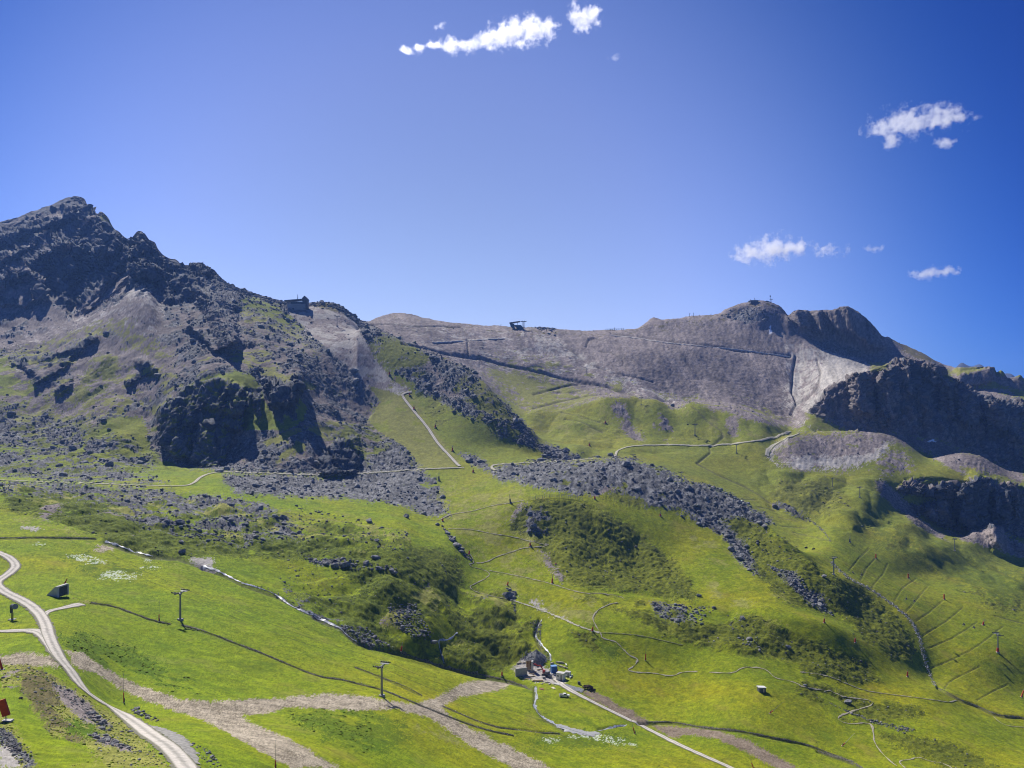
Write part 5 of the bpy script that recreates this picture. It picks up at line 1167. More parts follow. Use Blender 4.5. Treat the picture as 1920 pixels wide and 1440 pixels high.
# low shrubs of the heath and grass tufts near by
SHR = [rock_shape(RNG, .6) for _ in range(20)]
hi2 = pick(np.isin(CL, (HEATH,)) & (DG < 1000), 3600)
gi2 = pick(np.isin(CL, (LUSH, DRY, BHEATH)) & (DG < 330) & (PXG < 700), 2600)
gi3 = pick(np.isin(CL, (GRASS, LUSH)) & (DG < 420), 7000)
ix = np.concatenate([hi2, gi2, gi3])
sz = np.concatenate([np.clip(np.exp(RNG.normal(math.log(.95), .4, len(hi2))), .5, 3), np.clip(np.exp(RNG.normal(math.log(1.3), .5, len(gi2))), .5, 4), np.clip(np.exp(RNG.normal(math.log(.75), .3, len(gi3))), .4, 1.6)]) * VD[ix] / F0
base = np.array([[.10, .14, .010]]) * RNG.uniform(.5, 1.5, (len(ix), 1)) * (1 + RNG.normal(0, .1, (len(ix), 3)))
base[len(hi2) + len(gi2):] *= np.array([1.15, 1.15, .9])
me = scatter_mesh('low_shrubs', posn[ix], sz, SHR, np.clip(base, .005, 1), M_PLANT, sink=.05, squash=np.array([1, 1, .8]))
tag(link('low_shrubs', me), 'low heath shrubs and grass tussocks on the slopes', kind='stuff')
# ------------------------------------------------------------------ small mesh kit
class MB:
    def __init__(s): s.v = []; s.f = []
    def add(s, vs, fs):
        b = len(s.v); s.v += [tuple(p) for p in vs]; s.f += [tuple(b + i for i in f) for f in fs]; return s
    def box(s, c, size, rz=0.0, rx=0.0, ry=0.0):
        R = Matrix.Rotation(rz, 3, 'Z') @ Matrix.Rotation(ry, 3, 'Y') @ Matrix.Rotation(rx, 3, 'X')
        sx_, sy_, sz_ = (k / 2 for k in size)
        vs = [Vector(c) + R @ Vector((a * sx_, b * sy_, g * sz_)) for a in (-1, 1) for b in (-1, 1) for g in (-1, 1)]
        return s.add(vs, [(0,1,3,2),(4,6,7,5),(0,4,5,1),(2,3,7,6),(0,2,6,4),(1,5,7,3)])
    def tube(s, p0, p1, r0, r1=None, n=8):
        r1 = r0 if r1 is None else r1
        p0, p1 = Vector(p0), Vector(p1); z = (p1 - p0).normalized()
        x = z.orthogonal().normalized(); y = z.cross(x)
        vs = []
        for p, r in ((p0, r0), (p1, r1)):
            vs += [p + (x * math.cos(2 * math.pi * k / n) + y * math.sin(2 * math.pi * k / n)) * r for k in range(n)]
        return s.add(vs, [(k, (k + 1) % n, n + (k + 1) % n, n + k) for k in range(n)] + [tuple(range(n - 1, -1, -1)), tuple(range(n, 2 * n))])
    def path(s, pts, r, n=6):
        for a_, b_ in zip(pts[:-1], pts[1:]): s.tube(a_, b_, r, r, n)
        return s
    def prism(s, poly, thick, axis='y', off=0.0):
        """outline (u, z) extruded along y (or (u, y) outline along z)"""
        n = len(poly); vs = []
        for t_ in (-thick / 2, thick / 2):
            vs += [(u, t_ + off, w) if axis == 'y' else ((t_ + off, u, w) if axis == 'x' else (u, w, t_ + off)) for u, w in poly]
        return s.add(vs, [tuple(range(n)), tuple(range(2 * n - 1, n - 1, -1))] + [(k, (k + 1) % n, n + (k + 1) % n, n + k) for k in range(n)])
    def mesh(s, name, m):
        me = bpy.data.meshes.new(name); me.from_pydata(s.v, [], s.f); me.materials.append(m)
        bm = bmesh.new(); bm.from_mesh(me); bmesh.ops.recalc_face_normals(bm, faces=bm.faces); bm.to_mesh(me); bm.free()
        return me
    def build(s, name, m, parent=None):
        return link(name, s.mesh(name, m), parent)
def empty(name, loc=(0, 0, 0), rz=0.0, scale=1.0):
    o = bpy.data.objects.new(name, None); COL.objects.link(o)
    o.location = loc; o.rotation_euler = (0, 0, rz); o.scale = (scale,) * 3; o.empty_display_size = .3
    return o
def copy_tree(o, parent=None):
    c = o.copy(); COL.objects.link(c); c.parent = parent
    for ch in o.children: copy_tree(ch, c)
    return c

STEEL = mat('galvanised_steel', (.20,.21,.23), .5, metal=.3, var=.15)
DARK = mat('dark_steel', (.055,.06,.068), .6, var=.2)
RED = mat('red_paint', (.42,.035,.025), .55, var=.2)
ORANGE = mat('orange_pad', (.55,.12,.03), .7, var=.2)
CONC = mat('concrete', (.34,.33,.32), .9, var=.18, scale=.9)
CONC2 = mat('pale_concrete', (.46,.45,.43), .9, var=.15, scale=.7)
WHITE = mat('white_paint', (.62,.62,.61), .5, var=.08)
WOOD = mat('sawn_timber', (.46,.34,.19), .8, var=.25, scale=3)
WOOD2 = mat('weathered_timber', (.50,.44,.34), .8, var=.2, scale=3)
BROWN = mat('brown_board', (.22,.11,.05), .8, var=.2)
GLASS = mat('dark_glass', (.03,.045,.06), .15, var=.1, spec=.6)
BLUE = mat('blue_cladding', (.025,.10,.32), .5, var=.12)
ROOF = mat('grey_metal_roof', (.16,.17,.19), .5, metal=.2, var=.12)
WALLM = mat('grey_cladding', (.10,.11,.125), .7, var=.2)
RUBBER = mat('black_rubber', (.02,.02,.02), .8)
YEL = mat('yellow_green_paint', (.30,.30,.05), .6)

# ------------------------------------------------------------------ lift towers, 12 m tall at scale 1
def make_tower(red=False):
    t = empty('lift_tower')
    MB().box((0,0,.25), (1.8,1.8,.9)).build('base_block', CONC, t)
    MB().tube((0,0,.5), (0,0,11.2), .42, .26, 12).build('pole', STEEL, t)
    MB().box((0,0,11.3), (6.6,.34,.42)).box((0,0,10.75), (1.4,.30,.7)).build('cross_arm', STEEL, t)
    for sg in (-1, 1):
        tr = MB().box((sg*3.0,0,11.68), (.18,4.2,.20)).build('sheave_train', DARK, t)
        w = MB()
        for k in range(6):
            y = -1.8 + k * .72
            w.tube((sg*3.0-.07,y,11.92), (sg*3.0+.07,y,11.92), .24, .24, 10)
        w.build('sheaves', DARK, tr)
        MB().box((sg*2.2,0,11.55), (1.2,3.4,.06)).build('work_platform', STEEL, t)
        MB().tube((sg*1.7,-1.6,11.6), (sg*1.7,-1.6,12.5), .03).tube((sg*1.7,1.6,11.6), (sg*1.7,1.6,12.5), .03).tube((sg*1.7,-1.6,12.5), (sg*1.7,1.6,12.5), .03).build('handrail', STEEL, t)
    l = MB().tube((.22,-.5,.8), (.22,-.34,11.2), .03).tube((-.22,-.5,.8), (-.22,-.34,11.2), .03)
    for k in range(26):
        z = 1.2 + k * .4; y = -.5 + .16 * (z - .8) / 10.4
        l.tube((-.22,y,z), (.22,y,z), .02, .02, 5)
    l.build('ladder', STEEL, t)
    if red: MB().tube((0,0,.6), (0,0,3.0), .8, .75, 12).build('crash_pad', RED, t)
    return t
TOWER = None
def tower(px, py, hpx, yaw, label, group, red=False):
    global TOWER
    p = hit(px, py)
    h_ = hpx * p.y / F0
    if red or TOWER is None:
        t = make_tower(red)
        if not red: TOWER = t
    else:
        t = copy_tree(TOWER)
    t.location = p; t.rotation_euler = (0, 0, yaw); s = h_ / 12.0
    t.scale = (s, s, s)
    tag(t, label, 'lift tower', group)
    return p, s, yaw
def yaw_of(a_, b_):
    """turns the arm (local x) square to the line a-b"""
    d_ = b_ - a_
    return math.atan2(d_.y, d_.x) - math.pi / 2
def lift_line(spec, group):
    pts = [hit(s_[0], s_[1]) for s_ in spec]
    res = []
    for i, s_ in enumerate(spec):
        a_ = pts[max(0, i - 1)]; b_ = pts[min(len(pts) - 1, i + 1)]
        res.append(tower(s_[0], s_[1], s_[2], yaw_of(a_, b_), s_[3], group, len(s_) > 4))
    return res
def cable_pts(r, sg):
    p, s, yaw = r
    return p + Matrix.Rotation(yaw, 3, 'Z') @ Vector((sg * 3.0 * s, 0, 12.2 * s))
def cable(name, label, res, sg, ends=(None, None)):
    """a hauling rope sagging between the towers; returns its points"""
    ps = [cable_pts(r, sg) for r in res]
    if ends[0] is not None: ps = [ends[0]] + ps
    if ends[1] is not None: ps = ps + [ends[1]]
    out = []
    for a_, b_ in zip(ps[:-1], ps[1:]):
        n = 14; sag = (b_ - a_).length * .018
        for k in range(n):
            t_ = k / n; q = a_.lerp(b_, t_); q.z -= sag * 4 * t_ * (1 - t_); out.append(q)
    out.append(ps[-1])
    o = MB().path(out, .035, 5).build(name, DARK)
    tag(o, label, 'cable', 'lift cables')
    return out

L1 = lift_line([(338,1163,55,'grey lift tower standing in the left meadow'),(716,1306,61,'grey lift tower by the straw strip in the centre meadow')], 'towers of the left lift')
for sg, lab in ((-1, 'cable between the two near towers, valley side'), (1, 'cable between the two near towers, hill side')):
    e0 = cable_pts(L1[0], sg) + (cable_pts(L1[0], sg) - cable_pts(L1[1], sg)) * .6 + Vector((0, 0, 6)); e1 = cable_pts(L1[1], sg) + (cable_pts(L1[1], sg) - cable_pts(L1[0], sg)) * .9
    cable('lift_cable', lab, L1, sg, (e0, e1))
L2 = lift_line([(1871,1224,36,'nearest grey lift tower on the right, with a red padded foot','red'),(1563,1078,33,'grey lift tower beside the top of the stone channel'),(1375,952,21,'lift tower on the boulder streak right of the moraine'),(1277,905,20,'lift tower in the lower moraine boulders'),(1187,870,18,'lift tower standing behind the large moraine boulder'),(886,745,13,'small lift tower on the dark rocky rib'),(632,612,20,'dark lift tower on the bare run below the left station')], 'towers of the chairlift over the moraine')
end2 = hit(566, 576) + Vector((0, 0, 9))
start2 = cable_pts(L2[0], 1) + (cable_pts(L2[0], 1) - cable_pts(L2[1], 1)) * .8
C2 = [cable('lift_cable', lab, L2, sg, (start2 + Vector((3 * sg, 0, 0)), end2 + Vector((3 * sg, 0, 0)))) for sg, lab in ((-1, 'left rope of the chairlift over the moraine'), (1, 'right rope of the chairlift over the moraine'))]
L3 = lift_line([(1790,1033,23,'lift tower below the brown mound on the right'),(1612,933,20,'lift tower on the green slope left of the lower cliff'),(1561,912,16,'lift tower behind the dark heathery knoll'),(1381,850,17,'lift tower just below the pale valley track'),(1303,816,21,'lift tower on the middle green hill above the track'),(1202,759,14,'lift tower on top of the green hill'),(1100,701,11,'tiny lift tower on the grey slope by the diagonal cut'),(1061,668,11,'tiny lift tower high on the grey slope')], 'towers of the far chairlift')
end3 = hit(986, 612) + Vector((0, 0, 10))
start3 = cable_pts(L3[0], 1) + (cable_pts(L3[0], 1) - cable_pts(L3[1], 1)) * .6
C3 = [cable('lift_cable', lab, L3, sg, (start3 + Vector((3 * sg, 0, 0)), end3 + Vector((3 * sg, 0, 0)))) for sg, lab in ((-1, 'left rope of the far chairlift'), (1, 'right rope of the far chairlift'))]

def make_chair():
    t = empty('lift_chair')
    MB().path([(0,0,0),(0,.1,-.5),(0,.1,-1.9)], .06).build('hanger', STEEL, t)
    MB().box((0,.15,-2.0), (2.4,.08,.08)).tube((-1.2,.15,-2.0),(-1.2,.3,-3.1),.05).tube((1.2,.15,-2.0),(1.2,.3,-3.1),.05).build('frame', STEEL, t)
    MB().box((0,-.05,-3.05), (2.5,.75,.16)).build('seat', RUBBER, t)
    MB().box((0,.36,-2.6), (2.5,.12,.85), rx=.15).build('backrest', RUBBER, t)
    MB().path([(-1.2,-.5,-3.5),(1.2,-.5,-3.5)], .04).path([(-1.2,.2,-2.6),(-1.2,-.5,-3.5)], .035).path([(1.2,.2,-2.6),(1.2,-.5,-3.5)], .035).build('footrest', STEEL, t)
    return t
CHAIR = None
def chairs_on(path, pxs, labels, group, size=1.0):
    global CHAIR
    P = np.array([[q.x, q.y, q.z] for q in path]); px = 960 + F0 * P[:, 0] / P[:, 1]
    for want, lab in zip(pxs, labels):
        k = int(np.argmin(np.abs(px - want))); k2 = k + 1 if k + 1 < len(px) and (px[k + 1] - want) * (px[k] - want) <= 0 else k - 1
        t_ = (want - px[k]) / (px[k2] - px[k] + 1e-9)
        q = Vector(P[k] + (P[k2] - P[k]) * np.clip(t_, 0, 1))
        d_ = Vector(P[k2] - P[k])
        if CHAIR is None: CHAIR = make_chair(); c = CHAIR
        else: c = copy_tree(CHAIR)
        c.location = q; c.rotation_euler = (0, 0, math.atan2(d_.y, d_.x) - math.pi / 2); c.scale = (size,) * 3
        tag(c, lab, 'chair', group)
chairs_on(C2[0], [1512,1600,1699,1807], ['chair hanging left above the second terrace line','chair hanging left just right of the channel tower','chair hanging left in mid-span over the green slope','chair hanging left nearest the red-footed tower'], 'chairs of the near chairlift', 1.15)
chairs_on(C2[1], [1525,1615,1714,1826], ['chair hanging right above the second terrace line','chair hanging right near the channel tower','chair hanging right in mid-span over the green slope','chair hanging right nearest the red-footed tower'], 'chairs of the near chairlift', 1.15)
chairs_on(C3[0], [1137,1290], ['small chair hanging over the green run','small chair hanging below the valley track'], 'chairs of the far chairlift', 1.3)

# ------------------------------------------------------------------ snow lances and padded posts
def lance(px, py, hpx, lean, label, padded=.35, padm=RED, thick=1.0):
    """slim snow-making lance: valve foot, padded lower mast, thin upper tube; lean in degrees to the right"""
    p = hit(px, py); s = hpx * p.y / F0
    t = empty('snow_lance', p)
    w = max(.05, .00028 * p.y) * thick
    dv = Vector((math.sin(math.radians(lean)), -.05, math.cos(math.radians(lean)))).normalized()
    MB().box((0,0,.12), (w*6,w*6,.3)).build('foot_plate', CONC2, t)
    MB().tube((0,0,.1), dv*s*padded, w*2.4, w*2.0, 8).build('pad', padm, t)
    MB().tube(dv*s*padded, dv*s*.97, w*.75, w*.5, 6).build('mast', STEEL, t)
    MB().tube(dv*s*.96, dv*s, w*1.0, w*.7, 6).build('nozzle_head', STEEL, t)
    MB().box((w*3.2,0,s*.10), (w*2.6,w*3,s*.13)).build('valve_box', DARK if padm is not DARK else STEEL, t)
    tag(t, label, 'snow lance', 'snow lances along the runs')
LANCES = [
 (232,1318,56,1,'tall red-footed lance between road and straw strip',.36),(298,1166,40,2,'red-footed lance beside the left lift tower',.36),(516,1442,56,2,'lance cut off by the bottom edge of the view',.3),
 (752,1222,18,8,'red lance on the ditch at the foot of the heath hill',.6),(941,1268,14,3,'red lance left of the retaining wall',.6),(1110,1184,14,12,'red lance beside the worn track near the walker',.6),
 (1210,1238,26,3,'lance on the slope inside the trail bend',.45),(1443,1338,34,48,'lance leaning far right below the small hut',.25),(1190,1376,30,-14,'lance next to the straight road',.45),
 (1414,1444,36,-20,'leaning lance at the bottom edge by the brown soil',.4),(1579,1399,34,42,'lance leaning right beside the hooked trail',.25),(1545,1168,10,4,'upper red lance on the edge of the bright run',.8),
 (1603,1205,10,4,'middle red lance on the edge of the bright run',.8),(1701,1269,14,4,'lower red lance on the edge of the bright run',.7),(1593,1017,12,3,'thin dark lance on the right slope by the drain line',.5),
 (1642,1047,9,0,'first orange lance on the terraced slope',.9),(1703,1084,9,0,'second orange lance on the terraced slope',.9),(1770,1124,11,0,'third orange lance on the terraced slope',.9),(1843,1172,11,12,'dark red lance at the end of a terrace line',.6),
 (1915,1307,17,18,'orange lance at the right edge of the view',.8),(1035,1094,16,4,'red lance at the foot of the scree strip',.6),(951,1098,9,15,'orange lance above the dark wall',.8),(879,1040,9,10,'red lance at the bend of the looping trail',.8),
 (994,1024,12,0,'lance on the uppermost zigzag',.5),(957,944,18,-5,'dark lance beside the knoll trail',.5),(823,902,18,0,'dark lance at the top of the boulder slope',.5),(887,886,9,3,'small lance below the track junction',.6),
 (830,978,8,2,'small red lance at the start of the knoll trail',.7),(1115,936,8,4,'red lance right of the knoll fence',.7),(1238,968,9,2,'small lance on the run right of the knoll',.5),(768,742,8,2,'small lance at the top of the double track',.6),
 (776,768,9,2,'small lance beside the upper double track',.6),(816,802,9,4,'small lance beside the middle of the double track',.6),(848,846,11,4,'small lance beside the lower double track',.6),(1135,794,7,3,'tiny lance on the green run below the grey slope',.6),(1105,836,7,6,'tiny lance low on the far green run',.6),
 (535,598,5,2,'tiny post on the grassy edge below the left station',.6),(564,614,6,2,'tiny post lower on the grassy edge below the left station',.6),(730,703,7,2,'tiny red post on the bare upper run',.8),(1042,1058,6,0,'thin pole on the dry slope between the zigzags',.3),
]
for L_ in LANCES:
    org = 'orange' in L_[4]
    lance(L_[0], L_[1], L_[2], L_[3], L_[4], L_[5], ORANGE if org else (DARK if 'dark lance' in L_[4] or 'tiny post' in L_[4] else RED), 1.0 if L_[2] > 20 else 1.5)

# red padded posts at the left edge
p = hit(4, 1256); t = empty('padded_post', p); s = 40 * p.y / F0
MB().tube((0,0,0), (-.25*s,0,s), .30, .07, 10).build('pad', RED, t); MB().box((0,0,.08), (1.1,.8,.25)).build('foot_plate', CONC, t); MB().tube((-.25*s,0,s),(-.3*s,0,s*1.2),.05).build('mast', STEEL, t)
tag(t, 'red cone-shaped padded post at the left edge', 'padded post')
p = hit(9, 1352); t = empty('padded_post', p)
MB().box((-.15,0,2.3), (1.3,.35,2.9), ry=-.32).build('pad', RED, t); MB().tube((.2,0,0),(.2,0,1.3),.08).build('post', DARK, t); MB().box((.5,0,.08), (1.6,.9,.3)).build('foot_plate', CONC2, t)
tag(t, 'tilted red padded board on a post at the left edge', 'padded post')
p = hit(119, 1103); t = empty('padded_post', p)
MB().prism([(-.35,0),(.35,0),(.9,2.2),(1.6,4.2),(.6,2.6),(-.2,1.4)], .5).build('pad', RED, t); MB().box((0,0,.05), (.9,.9,.25)).build('foot_plate', CONC, t)
tag(t, 'red curved padded post behind the concrete portal', 'padded post')

# snow cannon on a post
p = hit(23, 1162); t = empty('snow_cannon', p); k = p.y / F0
MB().box((0,0,.1), (2.2,1.4,.35)).build('base_plate', CONC, t)
MB().box((0,0,10*k*.5+.2), (.55,.5,15*k)).build('post', YEL, t)
b = MB().tube((-.2,.5,24*k), (1.6,-1.0,26*k), .95, .85, 14).build('fan_barrel', DARK, t)
MB().tube((1.55,-.96,26*k), (1.75,-1.12,26.2*k), .98, .98, 14).build('nozzle_ring', STEEL, b)
MB().box((-.3,0,19*k), (.5,.9,12*k)).build('yoke', DARK, t)
tag(t, 'dark snow cannon on a yellowish post left of the road', 'snow cannon')

# concrete portal in the bank
p = hit(112, 1119); t = empty('concrete_portal', p, rz=-.15)
MB().prism([(-5.2,.1),(0,0),(0,4.3),(-.6,4.3)], .5, off=-1.6).build('wing_wall', CONC2, t)
MB().prism([(-.2,0),(.6,0),(.6,4.4),(-.2,4.4)], .9, off=-1.5).build('pier', CONC2, t)
MB().box((.2,1.2,4.2), (1.2,5.2,.5)).build('lintel', CONC2, t)
d_ = MB().box((.15,1.4,2.0), (.2,4.4,3.9)).build('gate', DARK, t)
for k in range(4): MB().box((.29,-.3+k*1.1,2.0), (.08,.09,3.8)).build('gate_bar', STEEL, d_)
MB().box((.3,3.9,2.1), (.9,.6,4.2)).build('pier', CONC2, t)
tag(t, 'small concrete tunnel portal with sloping wing wall in the bank', 'portal')

# little hut
p = hit(1428, 1297); t = empty('hut', p, rz=.15)
w = MB().box((0,0,1.25), (3.9,2.6,2.5)).build('wall', WALLM, t)
MB().prism([(-2.2,2.45),(2.2,2.45),(2.2,2.62),(-2.2,3.0)], 3.1).build('roof', WHITE, t)
MB().box((.6,-1.33,1.0), (.8,.08,1.9)).build('door', WOOD2, t)
tag(t, 'small dark hut with pale roof alone on the lower slope', 'hut')
# ------------------------------------------------------------------ building site in the valley floor
def site(x, y): return hit(*ZS([(x, y)])[0])
def thing(name, label, cat, loc, rz=0, group=None):
    return tag(empty(name, loc, rz), label, cat, group)
U = site(760, 600).y / F0 / 6                      # metres per zoomed pixel on site

t = thing('retaining_wall', 'grey concrete wing wall of the unfinished culvert', 'wall', site(585, 640), rz=.38)
for k in range(4):
    MB().box((-2.7+k*1.78, 0, 2.0), (1.76, .5, 4.4 - .0*k)).build('panel', CONC, t)
MB().box((0,.1,-.1), (7.6,1.4,.5)).build('footing', CONC, t)
t = thing('retaining_wall', 'pale upright concrete slab closing the culvert', 'wall', site(708, 588), rz=1.35)
MB().box((0,0,2.7), (2.4,.9,6.0)).build('panel', CONC2, t); MB().box((0,0,.0), (2.8,1.6,.5)).build('footing', CONC, t)
t = thing('formwork', 'brown timber formwork between the concrete walls', 'formwork', site(672, 575), rz=.2)
for k in range(7): MB().box((-1.5+k*.5,0,2.6), (.46,.12,5.2)).build('plank', BROWN if k % 3 else WOOD, t)
for z_ in (1.2, 3.0, 4.6): MB().box((0,-.16,z_), (3.6,.16,.16)).build('waler', WOOD, t)
# gravel heap
pc = site(755, 470)
n_ = 36; vs = []; fs = []
for r_ in range(7):
    for k in range(n_):
        a_ = 2 * math.pi * k / n_; rr = r_ / 6
        hz = 5.4 * (1 - rr) ** .85 * (1 + .12 * math.sin(3 * a_)) + float(noise(np.array([math.cos(a_) * rr * 5 + 3]), np.array([math.sin(a_) * rr * 5]))[0]) * .8 * (rr < .95)
        x_, y_ = pc.x + math.cos(a_) * rr * 6.6, pc.y + 2.0 + math.sin(a_) * rr * 7.0
        vs.append((x_, y_, (ground(x_, y_) - .15) * (1 if rr > .95 else 0) + (0 if rr > .95 else 1) * (pc.z + .3 + hz) if rr > .95 else max(ground(x_, y_) + .05, pc.z + hz)))
for r_ in range(6):
    for k in range(n_):
        a0 = r_ * n_ + k; a1 = r_ * n_ + (k + 1) % n_
        fs.append((a0, a1, a1 + n_, a0 + n_))
o = link('gravel_heap', np_mesh('gravel_heap', np.array(vs), np.array(fs), mat('crushed_rock', (.15,.155,.165), .95, var=.5, scale=1.6, bump=.8)))
tag(o, 'heap of dark grey crushed rock above the building site', 'gravel heap')
q = np.array([[pc.x + math.cos(a_) * r_, pc.y + 2 + math.sin(a_) * r_, 0] for a_, r_ in zip(RNG.uniform(0, 6.28, 260), np.sqrt(RNG.uniform(0, 1, 260)) * 7.5)])
q[:, 2] = [max(ground(x_, y_), pc.z + 5.4 * max(0, 1 - math.hypot(x_ - pc.x, y_ - pc.y - 2) / 6.8) ** .85) for x_, y_, _ in q]
tag(link('crushed_stones', scatter_mesh('crushed_stones', q, RNG.uniform(.15, .5, 260), ROCKS, stone_tones(260, .12, .32), M_STONE)), 'loose blocks on the gravel heap', kind='stuff')

# excavator with red boom
t = thing('excavator', 'tracked excavator with long red boom at the culvert', 'excavator', site(860, 640), rz=2.55)
for sg in (-1, 1):
    tr = MB().prism([(-1.9,.15),(-1.5,0),(1.5,0),(1.9,.15),(2.0,.5),(1.6,.95),(-1.6,.95),(-2.0,.5)], .6, off=sg*1.15).build('track', RUBBER, t)
    for k in range(4): MB().tube((-1.3+k*.85,sg*1.15-.33,.45),(-1.3+k*.85,sg*1.15+.33,.45),.3).build('roller', DARK, tr)
MB().box((-.5,0,1.75), (3.2,2.5,1.1)).box((-1.6,0,1.9), (1.0,2.5,1.5)).build('body', STEEL, t)
c_ = MB().box((.75,.75,2.3), (1.4,1.0,1.9)).build('cab', RED, t)
MB().box((1.46,.75,2.55), (.05,.85,1.1)).build('windscreen', GLASS, c_)
MB().prism([(.9,1.6),(1.3,1.5),(3.6,4.6),(6.2,4.2),(6.3,4.6),(3.5,5.2)], .45, off=-.3).build('boom', RED, t)
MB().prism([(6.0,4.7),(6.5,4.6),(9.6,4.9),(9.7,5.3),(6.4,5.2)], .35, off=-.3).build('stick', RED, t)
MB().prism([(9.3,5.2),(10.1,5.1),(10.5,4.3),(9.9,3.9),(9.4,4.4)], .9, off=-.3).build('bucket', DARK, t)
MB().tube((2.0,-.3,2.4),(3.6,-.3,4.2),.1).build('hydraulic_ram', STEEL, t)

t = thing('blue_container', 'bright blue site container beside the excavator', 'container', site(950, 606), rz=.25)
MB().box((0,0,1.9), (3.2,2.8,3.7)).build('body', BLUE, t); MB().box((0,0,3.85), (3.4,3.0,.22)).build('roof', mat('pale_blue_roof', (.16,.3,.55), .5), t)
for k in range(6): MB().box((-1.3+k*.52,-1.43,1.9), (.09,.06,3.4)).build('rib', BLUE, t)
MB().box((.2,-1.46,1.5), (1.0,.05,2.6)).build('door', mat('deep_blue_door', (.02,.07,.24), .5), t)
t = thing('traffic_cone', 'orange barrier drum by the blue container', 'barrier', site(988, 600))
MB().tube((0,0,0),(0,0,.15),.9,.9,10).build('foot', RUBBER, t); MB().tube((0,0,.1),(0,0,1.9),.6,.3,10).build('cone', ORANGE, t)
for (x, y), sz, rz, lab in (((1030,688),(4.4,3.0,4.0),-.5,'larger white site container in the middle'), ((1108,640),(3.0,2.2,2.2),-.45,'smaller white box right of the site container')):
    t = thing('site_container', lab, 'container', site(x, y), rz=rz)
    MB().box((0,0,sz[2]/2), sz).build('body', WHITE, t); MB().box((0,0,sz[2]+.07), (sz[0]+.2,sz[1]+.2,.16)).build('roof', CONC2, t)
    MB().box((sz[0]*.2,-sz[1]/2-.03,sz[2]*.42), (.95,.06,sz[2]*.8)).build('door', STEEL, t)
    MB().box((-sz[0]*.25,-sz[1]/2-.03,sz[2]*.6), (.9,.06,.7)).build('window', GLASS, t)
def beam(x, y, L, rz, label, m_=WOOD2, sec=(.28,.25), tilt=0.0, grp='timber and pipes on the site'):
    p_ = site(x, y)
    o = MB().box((0,0,sec[1]*.5+.05), (L,sec[0],sec[1]), ry=tilt).box((0,0,sec[1]*1.5+.06), (L*.9,sec[0]*.8,sec[1]), ry=tilt).build('timber_beam', m_)
    o.location = p_; o.rotation_euler = (0, 0, rz)
    tag(o, label, 'beam', grp)
beam(1020,500,5.2,-.35,'uppermost pale beam right of the blue container',WOOD2,(.5,.4)); beam(1010,535,4.4,-.9,'beam slanting behind the blue container',WOOD2,(.4,.3)); beam(1050,545,4.6,-1.0,'second slanting pale beam by the blue container',WOOD2,(.4,.3))
beam(1078,555,3.6,-.7,'short pale beam at the end of the beam row',WOOD2,(.4,.3)); beam(1090,520,3.2,1.7,'upright-lying pale plank at the far right of the beams',WHITE,(.6,.2)); beam(930,512,2.2,.6,'short timber above the blue container',WOOD2,(.6,.5))
beam(690,655,6.0,.35,'long yellow plank in front of the wing wall',WOOD,(.5,.2)); beam(660,680,4.4,.1,'yellow plank lowest in front of the wing wall',WOOD,(.5,.2)); beam(700,625,3.6,-.5,'crosswise yellow plank by the formwork',WOOD,(.4,.2)); beam(735,605,3.2,.9,'short yellow plank at the formwork foot',WOOD,(.4,.2))
beam(770,705,6.2,.02,'stack of yellow boards at the stream edge',WOOD,(1.1,.35)); beam(880,722,3.0,.1,'thin timber left of the grey slabs',WOOD2,(.4,.2)); beam(905,738,2.4,1.2,'short timber upright to the boards',WOOD2,(.5,.2)); beam(820,735,1.8,1.0,'small pale board by the brown sheet',WOOD2,(.6,.2))
beam(950,630,2.8,-.6,'pale board left of the white containers',WHITE,(.5,.2)); beam(790,575,3.0,.3,'yellow board under the excavator boom',WOOD,(.4,.2)); beam(640,500,4.5,.2,'pale timber on top of the wing wall',WOOD2,(.4,.3)); beam(560,505,3.4,.5,'pale timber left on the wing wall crown',WOOD2,(.4,.3))
for (x, y), lab in (((1132,660),'white pipe lying right of the white box'), ((1150,650),'thin white pipe at the right end of the site')):
    p_ = site(x, y); o = MB().tube((0,-2.0,.4),(.5,2.0,.4),.38 if x < 1140 else .2,None,10).build('pipe', WHITE); o.location = p_; tag(o, lab, 'pipe', 'timber and pipes on the site')
for (x, y), sz, rz, m_, lab in (((988,740),(3.4,2.4,.35),-.6,CONC2,'grey slab on the site road'), ((945,785),(1.5,3.0,.25),.45,mat('pale_ply', (.55,.5,.36), .8),'pale plywood sheet below the slab'), ((813,795),(2.2,2.6,.25),.08,BROWN,'brown steel sheet at the stream'), ((838,672),(1.6,1.4,1.0),.2,CONC,'dark pallet box in the middle of the site'), ((905,655),(2.4,1.6,1.2),-.5,STEEL,'grey machine skip beside the excavator')):
    p_ = site(x, y); o = MB().box((0,0,sz[2]/2+.05), sz).box((0,0,sz[2]+.1), (sz[0]*.8,sz[1]*.8,.08)).build('building_slab', m_); o.location = p_; o.rotation_euler = (0, 0, rz); tag(o, lab, 'slab', 'materials on the site')
p_ = site(1235, 738); o = MB().tube((0,0,0),(0,0,1.4),.85,.75,12).build('barrel', DARK); o.location = p_; tag(o, 'dark barrel right of the gravel trench', 'barrel')
